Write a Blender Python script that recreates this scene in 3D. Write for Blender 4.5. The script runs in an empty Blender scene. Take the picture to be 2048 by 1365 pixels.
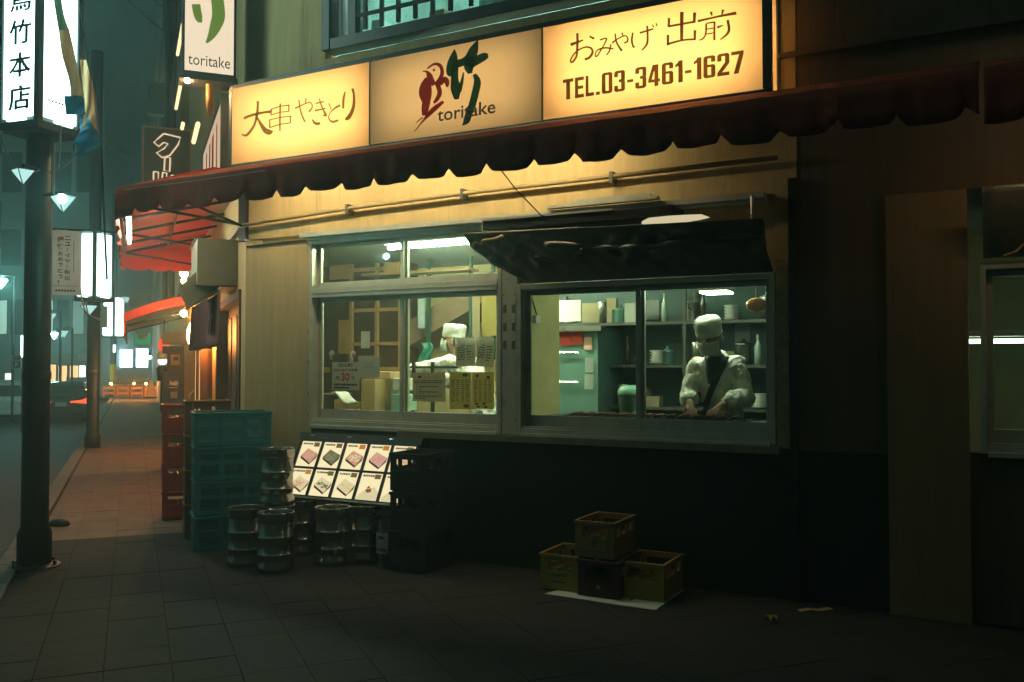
import bpy, bmesh, math, random
from mathutils import Vector, Matrix
random.seed(7)
R = math.radians
sc = bpy.context.scene
COL = sc.collection

# ------------------------------------------------------------------ camera, sky, exposure
PITCH, FPX, EYE = R(1.48), 1800.0, 1.45
cd = bpy.data.cameras.new('camera')
cd.sensor_width = 36
cd.lens = 36*FPX/2048
cd.clip_start, cd.clip_end = 0.05, 600
cam = bpy.data.objects.new('camera', cd)
COL.objects.link(cam)
cam.location = (0, 0, EYE)
cam.rotation_euler = (R(90)+PITCH, 0, 0)
sc.camera = cam

w = bpy.data.worlds.new('World')
sc.world = w
w.use_nodes = True
nt = w.node_tree
nt.nodes.clear()
wo = nt.nodes.new('ShaderNodeOutputWorld')
b1 = nt.nodes.new('ShaderNodeBackground')
b2 = nt.nodes.new('ShaderNodeBackground')
ad = nt.nodes.new('ShaderNodeAddShader')
sky = nt.nodes.new('ShaderNodeTexSky')
sky.sky_type = 'NISHITA'
sky.sun_disc = False
sky.sun_elevation = R(-5)
sky.sun_rotation = R(200)
b1.inputs[1].default_value = 0.05
b2.inputs[0].default_value = (0.40, 0.72, 0.62, 1)      # even glow of the town on the night sky
b2.inputs[1].default_value = 0.15
nt.links.new(sky.outputs[0], b1.inputs[0])
nt.links.new(b1.outputs[0], ad.inputs[0])
nt.links.new(b2.outputs[0], ad.inputs[1])
nt.links.new(ad.outputs[0], wo.inputs[0])

vs = sc.view_settings
vs.view_transform = 'Standard'
vs.look = 'None'
vs.exposure, vs.gamma = 0.9, 1
vs.use_curve_mapping = False
cy = sc.cycles
cy.use_denoising = True
cy.max_bounces = 8
cy.diffuse_bounces = 3
cy.glossy_bounces = 3
cy.transparent_max_bounces = 16
cy.sample_clamp_indirect = 3
cy.caustics_reflective = False
cy.caustics_refractive = False
cy.use_light_tree = True
cy.volume_bounces = 0

# ------------------------------------------------------------------ lettering, read from the built-in font while the scene is empty
TXT = {}
def letter(body, bold=0.0, space=1.0, line=1.0):
    k = (body, bold)
    if k in TXT: return TXT[k]
    cu = bpy.data.curves.new('t', 'FONT')
    cu.body = body; cu.size = 1; cu.offset = bold; cu.space_character = space; cu.space_line = line
    cu.resolution_u = 3
    cu.align_x = 'CENTER' if '\n' in body else 'LEFT'
    o = bpy.data.objects.new('t', cu)
    COL.objects.link(o)
    dg = bpy.context.evaluated_depsgraph_get()
    me = bpy.data.meshes.new_from_object(o.evaluated_get(dg))
    v = [(p.co.x, p.co.y) for p in me.vertices]
    f = [tuple(q.vertices) for q in me.polygons]
    bpy.data.objects.remove(o); bpy.data.curves.remove(cu); bpy.data.meshes.remove(me)
    xs = [p[0] for p in v] or [0]; ys = [p[1] for p in v] or [0]
    x0, x1, y0, y1 = min(xs), max(xs), min(ys), max(ys)
    v = [((x-x0)/max(1e-6, x1-x0), (y-y0)/max(1e-6, y1-y0)) for x, y in v]
    TXT[k] = (v, f)
    return TXT[k]
for b, o in (('toritake', 0), ('toritake', .012), ('鳥', .006), ('竹', .006), ('本', .006), ('店', .006),
             ('【お土産】', .03), ('只今のお待ち時間', .02), ('約', .03), ('30', .03), ('分', .03), ('ニューイヤー駅伝', .02), ('優勝', .03),
             ('おめでとう！', .02), ('Asahi', .05), ('P', .03)):
    if len(b) > 4 and any(ord(c) > 0x3000 for c in b) and ('ニュー' in b or 'おめ' in b):
        for c in b: letter(c, o)
    else: letter(b, o)
letter('優', .03); letter('勝', .03)

# ------------------------------------------------------------------ frames of the place
C0 = Vector((-2.291, 7.724, 0))                 # the shop's street corner
RU, RN = Vector((.8811, -.4730, 0)), Vector((-.4730, -.8811, 0))      # along the shop front, out of it
SS, SN = Vector((-.388, .9217, 0)), Vector((-.9217, -.388, 0))        # along the side street, out of the side wall
UP = Vector((0, 0, 1))
A_R = math.atan2(RU.y, RU.x)
A_S = math.atan2(-SN.y, -SN.x)
CAM = Vector((0, 0, EYE))
FWD, CUP = Vector((0, math.cos(PITCH), math.sin(PITCH))), Vector((0, -math.sin(PITCH), math.cos(PITCH)))
def F(u, v, z): return C0 + u*RU + v*RN + z*UP
def S(d, q, z): return C0 + d*SS + q*SN + z*UP
def ray(x, y): return FWD + (x-1024)/FPX*Vector((1, 0, 0)) + (682.5-y)/FPX*CUP
def fac(x, y, v=0.0):                            # where a sight line meets the plane v of the shop front
    d = ray(x, y); P0 = C0 + v*RN
    P = CAM + d*((P0-CAM).dot(RN)/d.dot(RN))
    return (P-C0).dot(RU), P.z
def sid(x, y, q=0.0):
    d = ray(x, y); P0 = C0 + q*SN
    P = CAM + d*((P0-CAM).dot(SN)/d.dot(SN))
    return (P-C0).dot(SS), P.z
def dep(x, y, D): return CAM + D*ray(x, y)
def gnd(x, y, z=0.0):
    d = ray(x, y)
    return CAM + d*((z-EYE)/d.z)
def IDF(x, y, z): return Vector((x, y, z))
def frame(o, ax, ay):                            # a local frame: x along ax, y along ay, z up
    o, ax, ay = Vector(o), Vector(ax), Vector(ay)
    return lambda x, y, z: o + x*ax + y*ay + z*UP
def turned(o, a):
    return frame(o, (math.cos(a), math.sin(a), 0), (-math.sin(a), math.cos(a), 0))
def sboard(x0, y0, x1, y1, D):                   # a board facing back down the side street; returns frame, width, height
    a = dep(x0, y1, D)
    s = D/FPX
    W = (x1-x0)*s/1.085; H = (y1-y0)*s
    return frame(a, -SN, -SS), W, H

# ------------------------------------------------------------------ materials
MATS = {}
def M(name, col, rough=.6, metal=0, var=.18, scale=6, bump=0, spec=.4, streak=False, dirt=None, dscale=3, thr=.55, trans=0):
    if name in MATS: return MATS[name]
    m = bpy.data.materials.new(name); m.use_nodes = True
    n = m.node_tree; P = n.nodes['Principled BSDF']; L = n.links
    P.inputs['Roughness'].default_value = rough
    P.inputs['Metallic'].default_value = metal
    P.inputs['Specular IOR Level'].default_value = spec
    g = n.nodes.new('ShaderNodeNewGeometry')
    mp = n.nodes.new('ShaderNodeMapping')
    if streak: mp.inputs['Scale'].default_value = (5, 5, .35) if streak is True else streak
    L.new(g.outputs['Position'], mp.inputs[0])
    no = n.nodes.new('ShaderNodeTexNoise'); no.inputs['Scale'].default_value = scale
    no.inputs['Detail'].default_value = 6; no.inputs['Roughness'].default_value = .65
    L.new(mp.outputs[0], no.inputs['Vector'])
    r = n.nodes.new('ShaderNodeValToRGB')
    r.color_ramp.elements[0].position = .3; r.color_ramp.elements[1].position = .7
    r.color_ramp.elements[0].color = (*[c*(1-var) for c in col], 1)
    r.color_ramp.elements[1].color = (*[min(1, c*(1+var)) for c in col], 1)
    L.new(no.outputs[0], r.inputs[0])
    src = r.outputs[0]
    if dirt:
        n2 = n.nodes.new('ShaderNodeTexNoise'); n2.inputs['Scale'].default_value = dscale
        n2.inputs['Detail'].default_value = 8; n2.inputs['Roughness'].default_value = .7
        L.new(mp.outputs[0], n2.inputs['Vector'])
        r2 = n.nodes.new('ShaderNodeValToRGB')
        r2.color_ramp.elements[0].position = thr; r2.color_ramp.elements[1].position = thr+.2
        L.new(n2.outputs[0], r2.inputs[0])
        mx = n.nodes.new('ShaderNodeMixRGB')
        mx.inputs[2].default_value = (*dirt, 1)
        L.new(r2.outputs[0], mx.inputs[0]); L.new(src, mx.inputs[1])
        src = mx.outputs[0]
    L.new(src, P.inputs['Base Color'])
    mr = n.nodes.new('ShaderNodeMapRange')
    mr.inputs[3].default_value = max(.04, rough-.12); mr.inputs[4].default_value = min(1, rough+.12)
    L.new(no.outputs[0], mr.inputs[0]); L.new(mr.outputs[0], P.inputs['Roughness'])
    if bump:
        n3 = n.nodes.new('ShaderNodeTexNoise'); n3.inputs['Scale'].default_value = scale*6
        n3.inputs['Detail'].default_value = 4
        L.new(mp.outputs[0] if streak else g.outputs['Position'], n3.inputs['Vector'])
        bp = n.nodes.new('ShaderNodeBump'); bp.inputs['Strength'].default_value = bump
        bp.inputs['Distance'].default_value = (.03 if streak is not True else .012) if streak else .01
        L.new(n3.outputs[0], bp.inputs['Height']); L.new(bp.outputs[0], P.inputs['Normal'])
    if trans:
        tl = n.nodes.new('ShaderNodeBsdfTranslucent'); L.new(src, tl.inputs[0])
        mi = n.nodes.new('ShaderNodeMixShader'); mi.inputs[0].default_value = trans
        L.new(P.outputs[0], mi.inputs[1]); L.new(tl.outputs[0], mi.inputs[2])
        L.new(mi.outputs[0], n.nodes['Material Output'].inputs[0])
    MATS[name] = m
    return m
def EM(name, col, st):
    if name in MATS: return MATS[name]
    m = bpy.data.materials.new(name); m.use_nodes = True
    n = m.node_tree; n.nodes.clear()
    e = n.nodes.new('ShaderNodeEmission'); o = n.nodes.new('ShaderNodeOutputMaterial')
    e.inputs[0].default_value = (*col, 1); e.inputs[1].default_value = st
    if st < .45: m.cycles.emission_sampling = 'NONE'
    n.links.new(e.outputs[0], o.inputs[0])
    MATS[name] = m
    return m
def GLASS(name, tint=(.9, .97, .92), refl=.07, film=.05, filmcol=(.5, .55, .5)):
    m = bpy.data.materials.new(name); m.use_nodes = True
    n = m.node_tree; n.nodes.clear(); L = n.links
    o = n.nodes.new('ShaderNodeOutputMaterial')
    t = n.nodes.new('ShaderNodeBsdfTransparent'); t.inputs[0].default_value = (*tint, 1)
    g = n.nodes.new('ShaderNodeBsdfGlossy'); g.inputs['Roughness'].default_value = .03
    d = n.nodes.new('ShaderNodeBsdfDiffuse'); d.inputs[0].default_value = (*filmcol, 1)
    fr = n.nodes.new('ShaderNodeFresnel'); fr.inputs[0].default_value = 1.45
    ge = n.nodes.new('ShaderNodeNewGeometry')
    no = n.nodes.new('ShaderNodeTexNoise'); no.inputs['Scale'].default_value = 5; no.inputs['Detail'].default_value = 7
    L.new(ge.outputs['Position'], no.inputs['Vector'])
    mr = n.nodes.new('ShaderNodeMapRange'); mr.inputs[1].default_value = .35; mr.inputs[2].default_value = .75
    mr.inputs[3].default_value = film*.3; mr.inputs[4].default_value = film*2
    L.new(no.outputs[0], mr.inputs[0])
    m1 = n.nodes.new('ShaderNodeMixShader'); m2 = n.nodes.new('ShaderNodeMixShader')
    L.new(mr.outputs[0], m1.inputs[0]); L.new(t.outputs[0], m1.inputs[1]); L.new(d.outputs[0], m1.inputs[2])
    L.new(fr.outputs[0], m2.inputs[0]); L.new(m1.outputs[0], m2.inputs[1]); L.new(g.outputs[0], m2.inputs[2])
    L.new(m2.outputs[0], o.inputs[0])
    return m
def ACRYL(name, col, em=0.0, ecol=(1, .6, .3)):  # milky acrylic: lets light through from tubes behind it
    m = bpy.data.materials.new(name); m.use_nodes = True
    n = m.node_tree; n.nodes.clear(); L = n.links
    o = n.nodes.new('ShaderNodeOutputMaterial')
    t = n.nodes.new('ShaderNodeBsdfTranslucent'); t.inputs[0].default_value = (*col, 1)
    d = n.nodes.new('ShaderNodeBsdfDiffuse'); d.inputs[0].default_value = (*col, 1)
    mi = n.nodes.new('ShaderNodeMixShader'); mi.inputs[0].default_value = .3
    L.new(t.outputs[0], mi.inputs[1]); L.new(d.outputs[0], mi.inputs[2])
    L.new(mi.outputs[0], o.inputs[0])
    return m

# ------------------------------------------------------------------ mesh builder
class MB:
    def __init__(s, fr=IDF): s.v = []; s.f = []; s.fr = fr
    def add(s, vs_, fs):
        k = len(s.v)
        s.v += [s.fr(*p) for p in vs_]
        s.f += [tuple(i+k for i in q) for q in fs]
        return s
    def box(s, x0, x1, y0, y1, z0, z1):
        return s.add([(x0, y0, z0), (x1, y0, z0), (x1, y1, z0), (x0, y1, z0), (x0, y0, z1), (x1, y0, z1), (x1, y1, z1), (x0, y1, z1)],
                     [(0, 3, 2, 1), (4, 5, 6, 7), (0, 1, 5, 4), (1, 2, 6, 5), (2, 3, 7, 6), (3, 0, 4, 7)])
    def poly(s, pts): return s.add(pts, [tuple(range(len(pts)))])
    def prism(s, pts, e):                        # outline pushed along e
        n = len(pts)
        q = [(p[0]+e[0], p[1]+e[1], p[2]+e[2]) for p in pts]
        return s.add(list(pts)+q, [tuple(range(n)), tuple(range(2*n-1, n-1, -1))] + [(i, (i+1) % n, n+(i+1) % n, n+i) for i in range(n)])
    def tube(s, pts, r, n=8, cap=True):
        P = [Vector(p) for p in pts]
        rs = r if isinstance(r, (list, tuple)) else [r]*len(P)
        vs_, fs = [], []
        for i, p in enumerate(P):
            t = (P[min(i+1, len(P)-1)]-P[max(i-1, 0)]).normalized()
            a = t.cross(Vector((0, 0, 1)) if abs(t.z) < .9 else Vector((1, 0, 0))).normalized()
            b = t.cross(a)
            for k in range(n):
                an = 2*math.pi*k/n
                vs_.append(tuple(p + rs[i]*(math.cos(an)*a+math.sin(an)*b)))
        for i in range(len(P)-1):
            for k in range(n):
                fs.append((i*n+k, i*n+(k+1) % n, (i+1)*n+(k+1) % n, (i+1)*n+k))
        if cap: fs += [tuple(range(n)), tuple(range((len(P)-1)*n, len(P)*n))]
        return s.add(vs_, fs)
    def lathe(s, prof, cx=0, cy_=0, n=28, sq=1.0):
        vs_, fs = [], []
        for r, z in prof:
            for k in range(n):
                a = 2*math.pi*k/n
                vs_.append((cx+r*math.cos(a), cy_+r*sq*math.sin(a), z))
        for i in range(len(prof)-1):
            for k in range(n):
                fs.append((i*n+k, i*n+(k+1) % n, (i+1)*n+(k+1) % n, (i+1)*n+k))
        fs += [tuple(range(n)), tuple(range((len(prof)-1)*n, len(prof)*n))]
        return s.add(vs_, fs)
    def grid(s, nu, nv, fn):
        vs_ = [fn(i/nu, j/nv) for j in range(nv+1) for i in range(nu+1)]
        fs = [(j*(nu+1)+i, j*(nu+1)+i+1, (j+1)*(nu+1)+i+1, (j+1)*(nu+1)+i) for j in range(nv) for i in range(nu)]
        return s.add(vs_, fs)
    def ball(s, c, r, n=12, m=8):
        rx, ry, rz = r if isinstance(r, (list, tuple)) else (r, r, r)
        return s.grid(n, m, lambda a, b: (c[0]+rx*math.sin(math.pi*b)*math.cos(2*math.pi*a), c[1]+ry*math.sin(math.pi*b)*math.sin(2*math.pi*a), c[2]+rz*math.cos(math.pi*b)))
    def text(s, key, x0, x1, z0, z1, y, bold=None):
        if bold is None: bold = [k[1] for k in TXT if k[0] == key][0]
        v, f = TXT[(key, bold)]
        return s.add([(x0+a*(x1-x0), y, z0+b*(z1-z0)) for a, b in v], f)
    def build(s, name, mat, par=None, smooth=False, bevel=0, solid=0, weld=False):
        me = bpy.data.meshes.new(name)
        vv = s.v
        if par is not None:
            inv = par.matrix_local_world.inverted() if hasattr(par, 'matrix_local_world') else WM[par.name].inverted()
            vv = [inv @ Vector(p) for p in vv]
        me.from_pydata([tuple(p) for p in vv], [], s.f)
        bm = bmesh.new(); bm.from_mesh(me)
        if weld: bmesh.ops.remove_doubles(bm, verts=bm.verts, dist=1e-4)
        bmesh.ops.recalc_face_normals(bm, faces=bm.faces)
        bm.to_mesh(me); bm.free()
        if smooth: me.shade_smooth()
        o = bpy.data.objects.new(name, me)
        COL.objects.link(o)
        me.materials.append(mat)
        if par is not None: o.parent = par
        WM[o.name] = WM[par.name].copy() if par is not None else Matrix.Identity(4)
        if solid:
            md = o.modifiers.new('thick', 'SOLIDIFY'); md.thickness = solid; md.offset = 0
        if bevel:
            md = o.modifiers.new('bevel', 'BEVEL'); md.width = bevel; md.segments = 2; md.limit_method = 'ANGLE'
        return o
WM = {}
def tag(o, label=None, cat=None, group=None, kind=None):
    if label: o['label'] = label
    if cat: o['category'] = cat
    if group: o['group'] = group
    if kind: o['kind'] = kind
    return o
def thing(name, label, cat, loc=(0, 0, 0), rz=0, group=None):
    o = bpy.data.objects.new(name, None)
    o.empty_display_size = .1
    COL.objects.link(o)
    o.location = loc; o.rotation_euler = (0, 0, rz)
    WM[o.name] = Matrix.Translation(Vector(loc)) @ Matrix.Rotation(rz, 4, 'Z')
    return tag(o, label, cat, group)
def copy_tree(o, par=None):
    c = o.copy(); COL.objects.link(c)
    if par is not None: c.parent = par
    for ch in list(o.children): copy_tree(ch, c)
    return c
def place(o, loc, rz, label=None):
    o.location = loc; o.rotation_euler = (0, 0, rz)
    if label: o['label'] = label
    return o
def lean(o, mat3):                               # for a thing whose parts were built in place
    pass
def catmull(pts, k=5):
    if len(pts) < 3: return [tuple(p) for p in pts]
    P = [pts[0]]+list(pts)+[pts[-1]]
    out = []
    for i in range(1, len(P)-2):
        for j in range(k):
            t = j/k
            out.append(tuple(.5*((2*b)+(-a+c)*t+(2*a-5*b+4*c-d)*t*t+(-a+3*b-3*c+d)*t**3) for a, b, c, d in zip(P[i-1], P[i], P[i+1], P[i+2])))
    out.append(tuple(pts[-1]))
    return out
def strokes(mb, sts, px, v, smooth=True):        # brush strokes: (x, y, width) in a detail's own units, px maps them onto the sign face
    for i, st in enumerate(sts):
        q = catmull(st, 6) if smooth else st
        vs_, n = [], len(q)
        for j, (x, y, wd) in enumerate(q):
            a, b = q[max(0, j-1)], q[min(n-1, j+1)]
            dx, dy = b[0]-a[0], b[1]-a[1]
            l = math.hypot(dx, dy) or 1
            ox, oy = -dy/l*wd/2, dx/l*wd/2
            for sg in (1, -1):
                u, z = px(x+sg*ox, y+sg*oy)
                vs_.append((u, v+i*.0004, z))
        mb.add(vs_, [(2*j, 2*j+1, 2*j+3, 2*j+2) for j in range(n-1)])

# colours
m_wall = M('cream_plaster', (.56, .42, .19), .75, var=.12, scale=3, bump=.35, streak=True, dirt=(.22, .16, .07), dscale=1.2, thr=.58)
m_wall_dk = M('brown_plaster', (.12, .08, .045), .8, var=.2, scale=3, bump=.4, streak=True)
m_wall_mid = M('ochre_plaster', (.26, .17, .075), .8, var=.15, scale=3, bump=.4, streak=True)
m_dado = M('dark_dado', (.014, .014, .012), .7, var=.3, scale=4, bump=.2)
m_alu = M('aged_aluminium', (.56, .57, .46), .42, .25, var=.12, scale=9, dirt=(.22, .21, .16), dscale=5, thr=.6)
m_alu_dk = M('dark_aluminium', (.10, .10, .085), .4, .5, var=.2, scale=6)
m_steel = M('stainless_steel', (.50, .49, .44), .30, 1, var=.12, scale=7)
m_keg = M('keg_steel', (.34, .33, .28), .24, 1, var=.2, scale=9, dirt=(.16, .15, .12), dscale=6, thr=.65)
m_black = M('black_plastic', (.014, .014, .014), .5, var=.3)
m_blackm = M('black_metal', (.02, .02, .02), .45, .3, var=.3)
m_rubber = M('rubber', (.012, .012, .012), .8)
m_awn = M('maroon_vinyl', (.27, .045, .024), .75, var=.22, scale=4, bump=.15, spec=.15, trans=.10)
m_red = M('red_vinyl', (.55, .045, .028), .55, var=.15, scale=4, trans=.25)
m_orange = M('orange_vinyl', (.62, .13, .025), .5, var=.15, scale=4, trans=.3)
m_white = M('white_paint', (.75, .74, .68), .5, var=.06)
m_paper = M('white_paper', (.82, .82, .75), .8, var=.05, trans=.7)
m_paper_y = M('yellow_paper', (.76, .60, .18), .8, var=.06, trans=.65)
m_paper_b = M('buff_paper', (.74, .60, .35), .8, var=.06, trans=.6)
m_ink = M('black_ink', (.03, .03, .03), .7)
m_ink_g = M('grey_ink', (.12, .11, .10), .7)
m_ink_r = M('red_ink', (.6, .04, .05), .7)
m_wood = M('pale_wood', (.46, .27, .10), .5, var=.22, scale=5)
m_wood_dk = M('dark_wood', (.08, .042, .02), .5, var=.3, scale=5)
m_cloth = M('white_cotton', (.74, .74, .68), .85, var=.07, scale=18, bump=.25)
m_coat = M('cotton_coat', (.70, .70, .62), .85, var=.05, scale=1.8, bump=.55, streak=(3, 3, .7))
m_skin = M('skin', (.50, .30, .20), .55, var=.1, scale=20)
m_hair = M('black_hair', (.012, .011, .01), .6)
m_navy = M('navy_cotton', (.012, .02, .02), .85)
m_teal = M('teal_plastic', (.010, .17, .20), .45, var=.15, scale=8, dirt=(.02, .10, .09), dscale=4)
m_redp = M('red_plastic', (.26, .025, .02), .5, var=.2, scale=8)
m_brownp = M('brown_plastic', (.15, .07, .025), .5, var=.2, scale=8)
m_yellowp = M('yellow_plastic', (.33, .22, .03), .5, var=.2, scale=8, dirt=(.22, .15, .03), dscale=5)
m_tanp = M('tan_plastic', (.26, .15, .045), .5, var=.2, scale=8, dirt=(.2, .12, .03), dscale=5)
m_maroonp = M('maroon_plastic', (.06, .018, .016), .5, var=.2, scale=8)
m_slab = M('paving_stone', (.026, .024, .020), .85, var=.35, scale=5, bump=.4, dirt=(.015, .014, .012), dscale=2, spec=.3)
m_lit_paver = M('lamplit_red_paver', (.165, .10, .062), .75, var=.3, scale=5, bump=.35, dirt=(.09, .06, .045), dscale=2)  # redder, lighter pavers: warm lamplight put into the paving colour
m_joint = M('paving_joint', (.017, .016, .014), .9)
m_kerb = M('kerb_stone', (.16, .15, .13), .8, var=.2, bump=.3)
m_asph = M('asphalt', (.045, .047, .045), .7, var=.25, scale=20, bump=.4)
m_kwall = M('kitchen_cream', (.66, .55, .25), .7, var=.1, scale=2)
m_kteal = M('kitchen_teal', (.022, .055, .048), .5, var=.25, scale=3)
m_kceil = M('kitchen_ceiling', (.62, .64, .56), .8, var=.05)
m_kfloor = M('kitchen_floor', (.08, .075, .06), .5)
m_fridge = M('fridge_steel', (.16, .30, .25), .38, .5, var=.12, scale=3)
m_bld_a = M('teal_render', (.26, .36, .35), .8, var=.15, scale=.6)
m_bld_b = M('grey_panel', (.62, .68, .68), .7, var=.1, scale=.5)
m_bld_c = M('dark_panel', (.20, .25, .25), .7, var=.15, scale=.5)
m_bld_d = M('pale_render', (.42, .43, .38), .8, var=.1, scale=.5)
m_bld_e = M('olive_render', (.26, .22, .13), .8, var=.15, scale=1, streak=True)
m_winf = M('window_metal', (.10, .11, .11), .4, .6)
m_wdark = M('dark_glass', (.02, .03, .03), .08, spec=.8)
E_white = EM('lit_white_acrylic', (.60, 1, .95), 3.0)
E_tube = EM('fluorescent_tube', (.90, 1, .80), 60)
E_warm = EM('warm_bulb', (1, .62, .26), 14)
E_led = EM('warm_led_strip', (1, .70, .34), 1.0)
E_lamp = EM('street_lantern_glass', (.42, 1, .90), 170)
E_lamp2 = EM('dim_lantern_glass', (.55, .95, .90), .5)
g_win = GLASS('window_glass')
g_upper = GLASS('upper_glass', (.8, .95, .92), film=.12)
g_frost = GLASS('frosted_glass', (.5, .6, .56), film=.5, filmcol=(.5, .6, .56))

# ------------------------------------------------------------------ ground
def road_z(d): return -.12-.33*max(0, min(1, (d-4)/20))
def S(d, q, z): return C0 + d*SS + q*SN + z*UP
m = MB(S)
ds = [-60, -20, 0, 4, 9, 14, 19, 24, 60, 200]
m.add([(d, q, road_z(d)) for d in ds for q in (-120, 1.62, 120)], [(3*i+k, 3*i+k+1, 3*i+k+4, 3*i+k+3) for i in range(len(ds)-1) for k in (0, 1)])
road = m.build('road', m_asph)
tag(road, kind='structure')
KW = 1.62
SF = S
mb = MB(SF)
mb.box(-12, 60, -60, KW, -.5, -.012)
walk = tag(mb.build('sidewalk', m_joint), kind='structure')
n300 = 0
TS = .30
near, far_ = [], []
for i in range(-30, 134):
    for j in range(0, 34):
        d, q = i*TS, KW-.02-(j+1)*TS
        if q > KW: continue
        c = S(d+TS/2, q+TS/2, 0)
        u, v = (c-C0).dot(RU), (c-C0).dot(RN)
        inside = (v < -.1 and q < -.2)
        if inside or q+TS < -.3 and d > 1: continue
        rel = c-CAM
        D = rel.dot(FWD)
        if D < 2.5 or D > 42: continue
        px = 1024+FPX*rel.x/D
        py = 682.5-FPX*rel.dot(CUP)/D
        if -250 < px < 2300 and py < 1560: (near if D < 7.6 else far_).append((d, q, D))
near.sort(key=lambda t: t[2])
slab_me = lit_paver_me = None
h = TS/2-.0014
for k, (d, q, D) in enumerate(near[:296]):
    if slab_me is None:
        sb = MB(); sb.box(-h, h, -h, h, -.03, 0)
        o = sb.build('paving_slab', m_slab, None, bevel=.0012); slab_me = o.data
    else:
        o = bpy.data.objects.new('paving_slab', slab_me); COL.objects.link(o)
        md = o.modifiers.new('bevel', 'BEVEL'); md.width = .0012; md.segments = 1
    o.parent = walk
    if d > .15:  # beyond the corner the slabs take the warm, lighter colour
        if lit_paver_me is None: lit_paver_me = slab_me.copy(); lit_paver_me.materials[0] = m_lit_paver
        o.data = lit_paver_me
    o.location = S(d+TS/2, q+TS/2, random.uniform(-.0015, .0015)); o.rotation_euler = (random.uniform(-.002, .002), random.uniform(-.002, .002), A_S)
mb, mb2 = MB(SF), MB(SF)
for d, q, D in near[296:]+far_:
    z = random.uniform(-.0015, .0015)
    (mb2 if d > .15 else mb).box(d+.0015, d+TS-.0015, q+.0015, q+TS-.0015, -.03, z)
tag(mb.build('paving', m_slab, walk), kind='stuff')
tag(mb2.build('lit_brick_paving', m_lit_paver, walk), kind='stuff')
kb = tag(MB(SF).box(-12, 40, KW+.002, KW+.16, -.6, -.02).build('kerb', m_joint), kind='structure')
for k in range(60):
    d = -6+k*.6
    if d > 24: break
    MB(SF).box(d+.005, d+.595, KW+.005, KW+.158, -.1, .012).build('kerb_stone', m_kerb, kb, bevel=.008)
MB(SF).box(24.2, 40, KW+.005, KW+.158, -.1, .012).build('kerb_run', m_kerb, kb)

# ------------------------------------------------------------------ the shop building
shop = thing('shop_building', 'cream plastered corner shop with sliding kitchen windows under a maroon awning', 'building', C0, A_R)
U0, U1, UM0, UM1 = .735, 4.47, 2.53, 2.66
ZS, ZH, ZT = .95, 2.02, 2.47
T = -.14
ZW = 4.0
def wall_front(name, mat, boxes):
    m = MB(F)
    for b in boxes: m.box(*b)
    return m.build(name, mat, shop)
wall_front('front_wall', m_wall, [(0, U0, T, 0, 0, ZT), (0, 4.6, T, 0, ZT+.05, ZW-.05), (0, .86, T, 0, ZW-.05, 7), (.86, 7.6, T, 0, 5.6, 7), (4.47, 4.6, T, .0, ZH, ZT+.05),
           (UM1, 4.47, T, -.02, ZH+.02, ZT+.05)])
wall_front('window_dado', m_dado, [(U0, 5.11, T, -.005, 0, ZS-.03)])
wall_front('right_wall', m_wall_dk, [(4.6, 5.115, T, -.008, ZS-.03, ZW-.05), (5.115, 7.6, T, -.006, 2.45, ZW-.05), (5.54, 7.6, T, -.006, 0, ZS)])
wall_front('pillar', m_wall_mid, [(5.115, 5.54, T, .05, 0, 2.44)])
wall_front('plaster_edge', M('rough_plaster', (.36, .30, .15), .9, var=.35, scale=14, bump=1), [(4.475, 4.552, T, .03, .93, 2.1)])
wall_front('drain_pipe', m_black, [(4.555, 4.6, -.02, .04, 0, 2.6)])
wall_front('wall_trim', m_wall_dk, [(0, 7.6, 0.002, .03, 3.36, 3.39)])
# window head rail and sill ledge
wall_front('head_rail', m_alu, [(U0-.05, 4.42, .002, .10, ZT+.012, ZT+.05), (U0-.02, 4.42, .002, .05, ZT-.01, ZT+.01)])
wall_front('sill_ledge', M('sill_wood', (.22, .19, .11), .6, var=.25, scale=8), [(1.66, 4.5, .002, .10, .90, .945)])
# side wall along the street
m = MB(SF)
m.box(0, .32, T, 0, 0, 2.12); m.box(0, 9.0, T, 0, 2.12, 7); m.box(2.75, 9.0, T, 0, 0, 2.12)
m.build('side_wall', m_wall, shop)
m = MB(SF); m.box(.32, .40, -.1, .02, 0, 2.12); m.box(2.62, 2.75, -.1, .02, 0, 2.12); m.box(.32, 2.75, -.1, .02, 2.05, 2.119)
m.build('door_frame', m_wood_dk, shop)
dl = MB(SF).box(.42, 2.6, -.13, -.09, 0, 2.04).build('door', m_wood_dk, shop)
m = MB(SF)
for d0 in (.95, 1.5, 2.05): m.box(d0, d0+.35, -.088, -.08, .4, 1.95)
m.build('door_glass', m_black, dl)
# roof slab closing the shop
MB(F).prism([(-.1, -.15, 6.9), (7.6, -.15, 6.9), (7.6, -6, 6.9), (-7.2, -6, 6.9)], (0, 0, .15)).build('roof', m_wall_dk, shop)
MB(F).box(.87, 7.6, T-.02, T-.01, ZW-.04, ZW+.02).build('upper_sill', m_alu_dk, shop)
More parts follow.
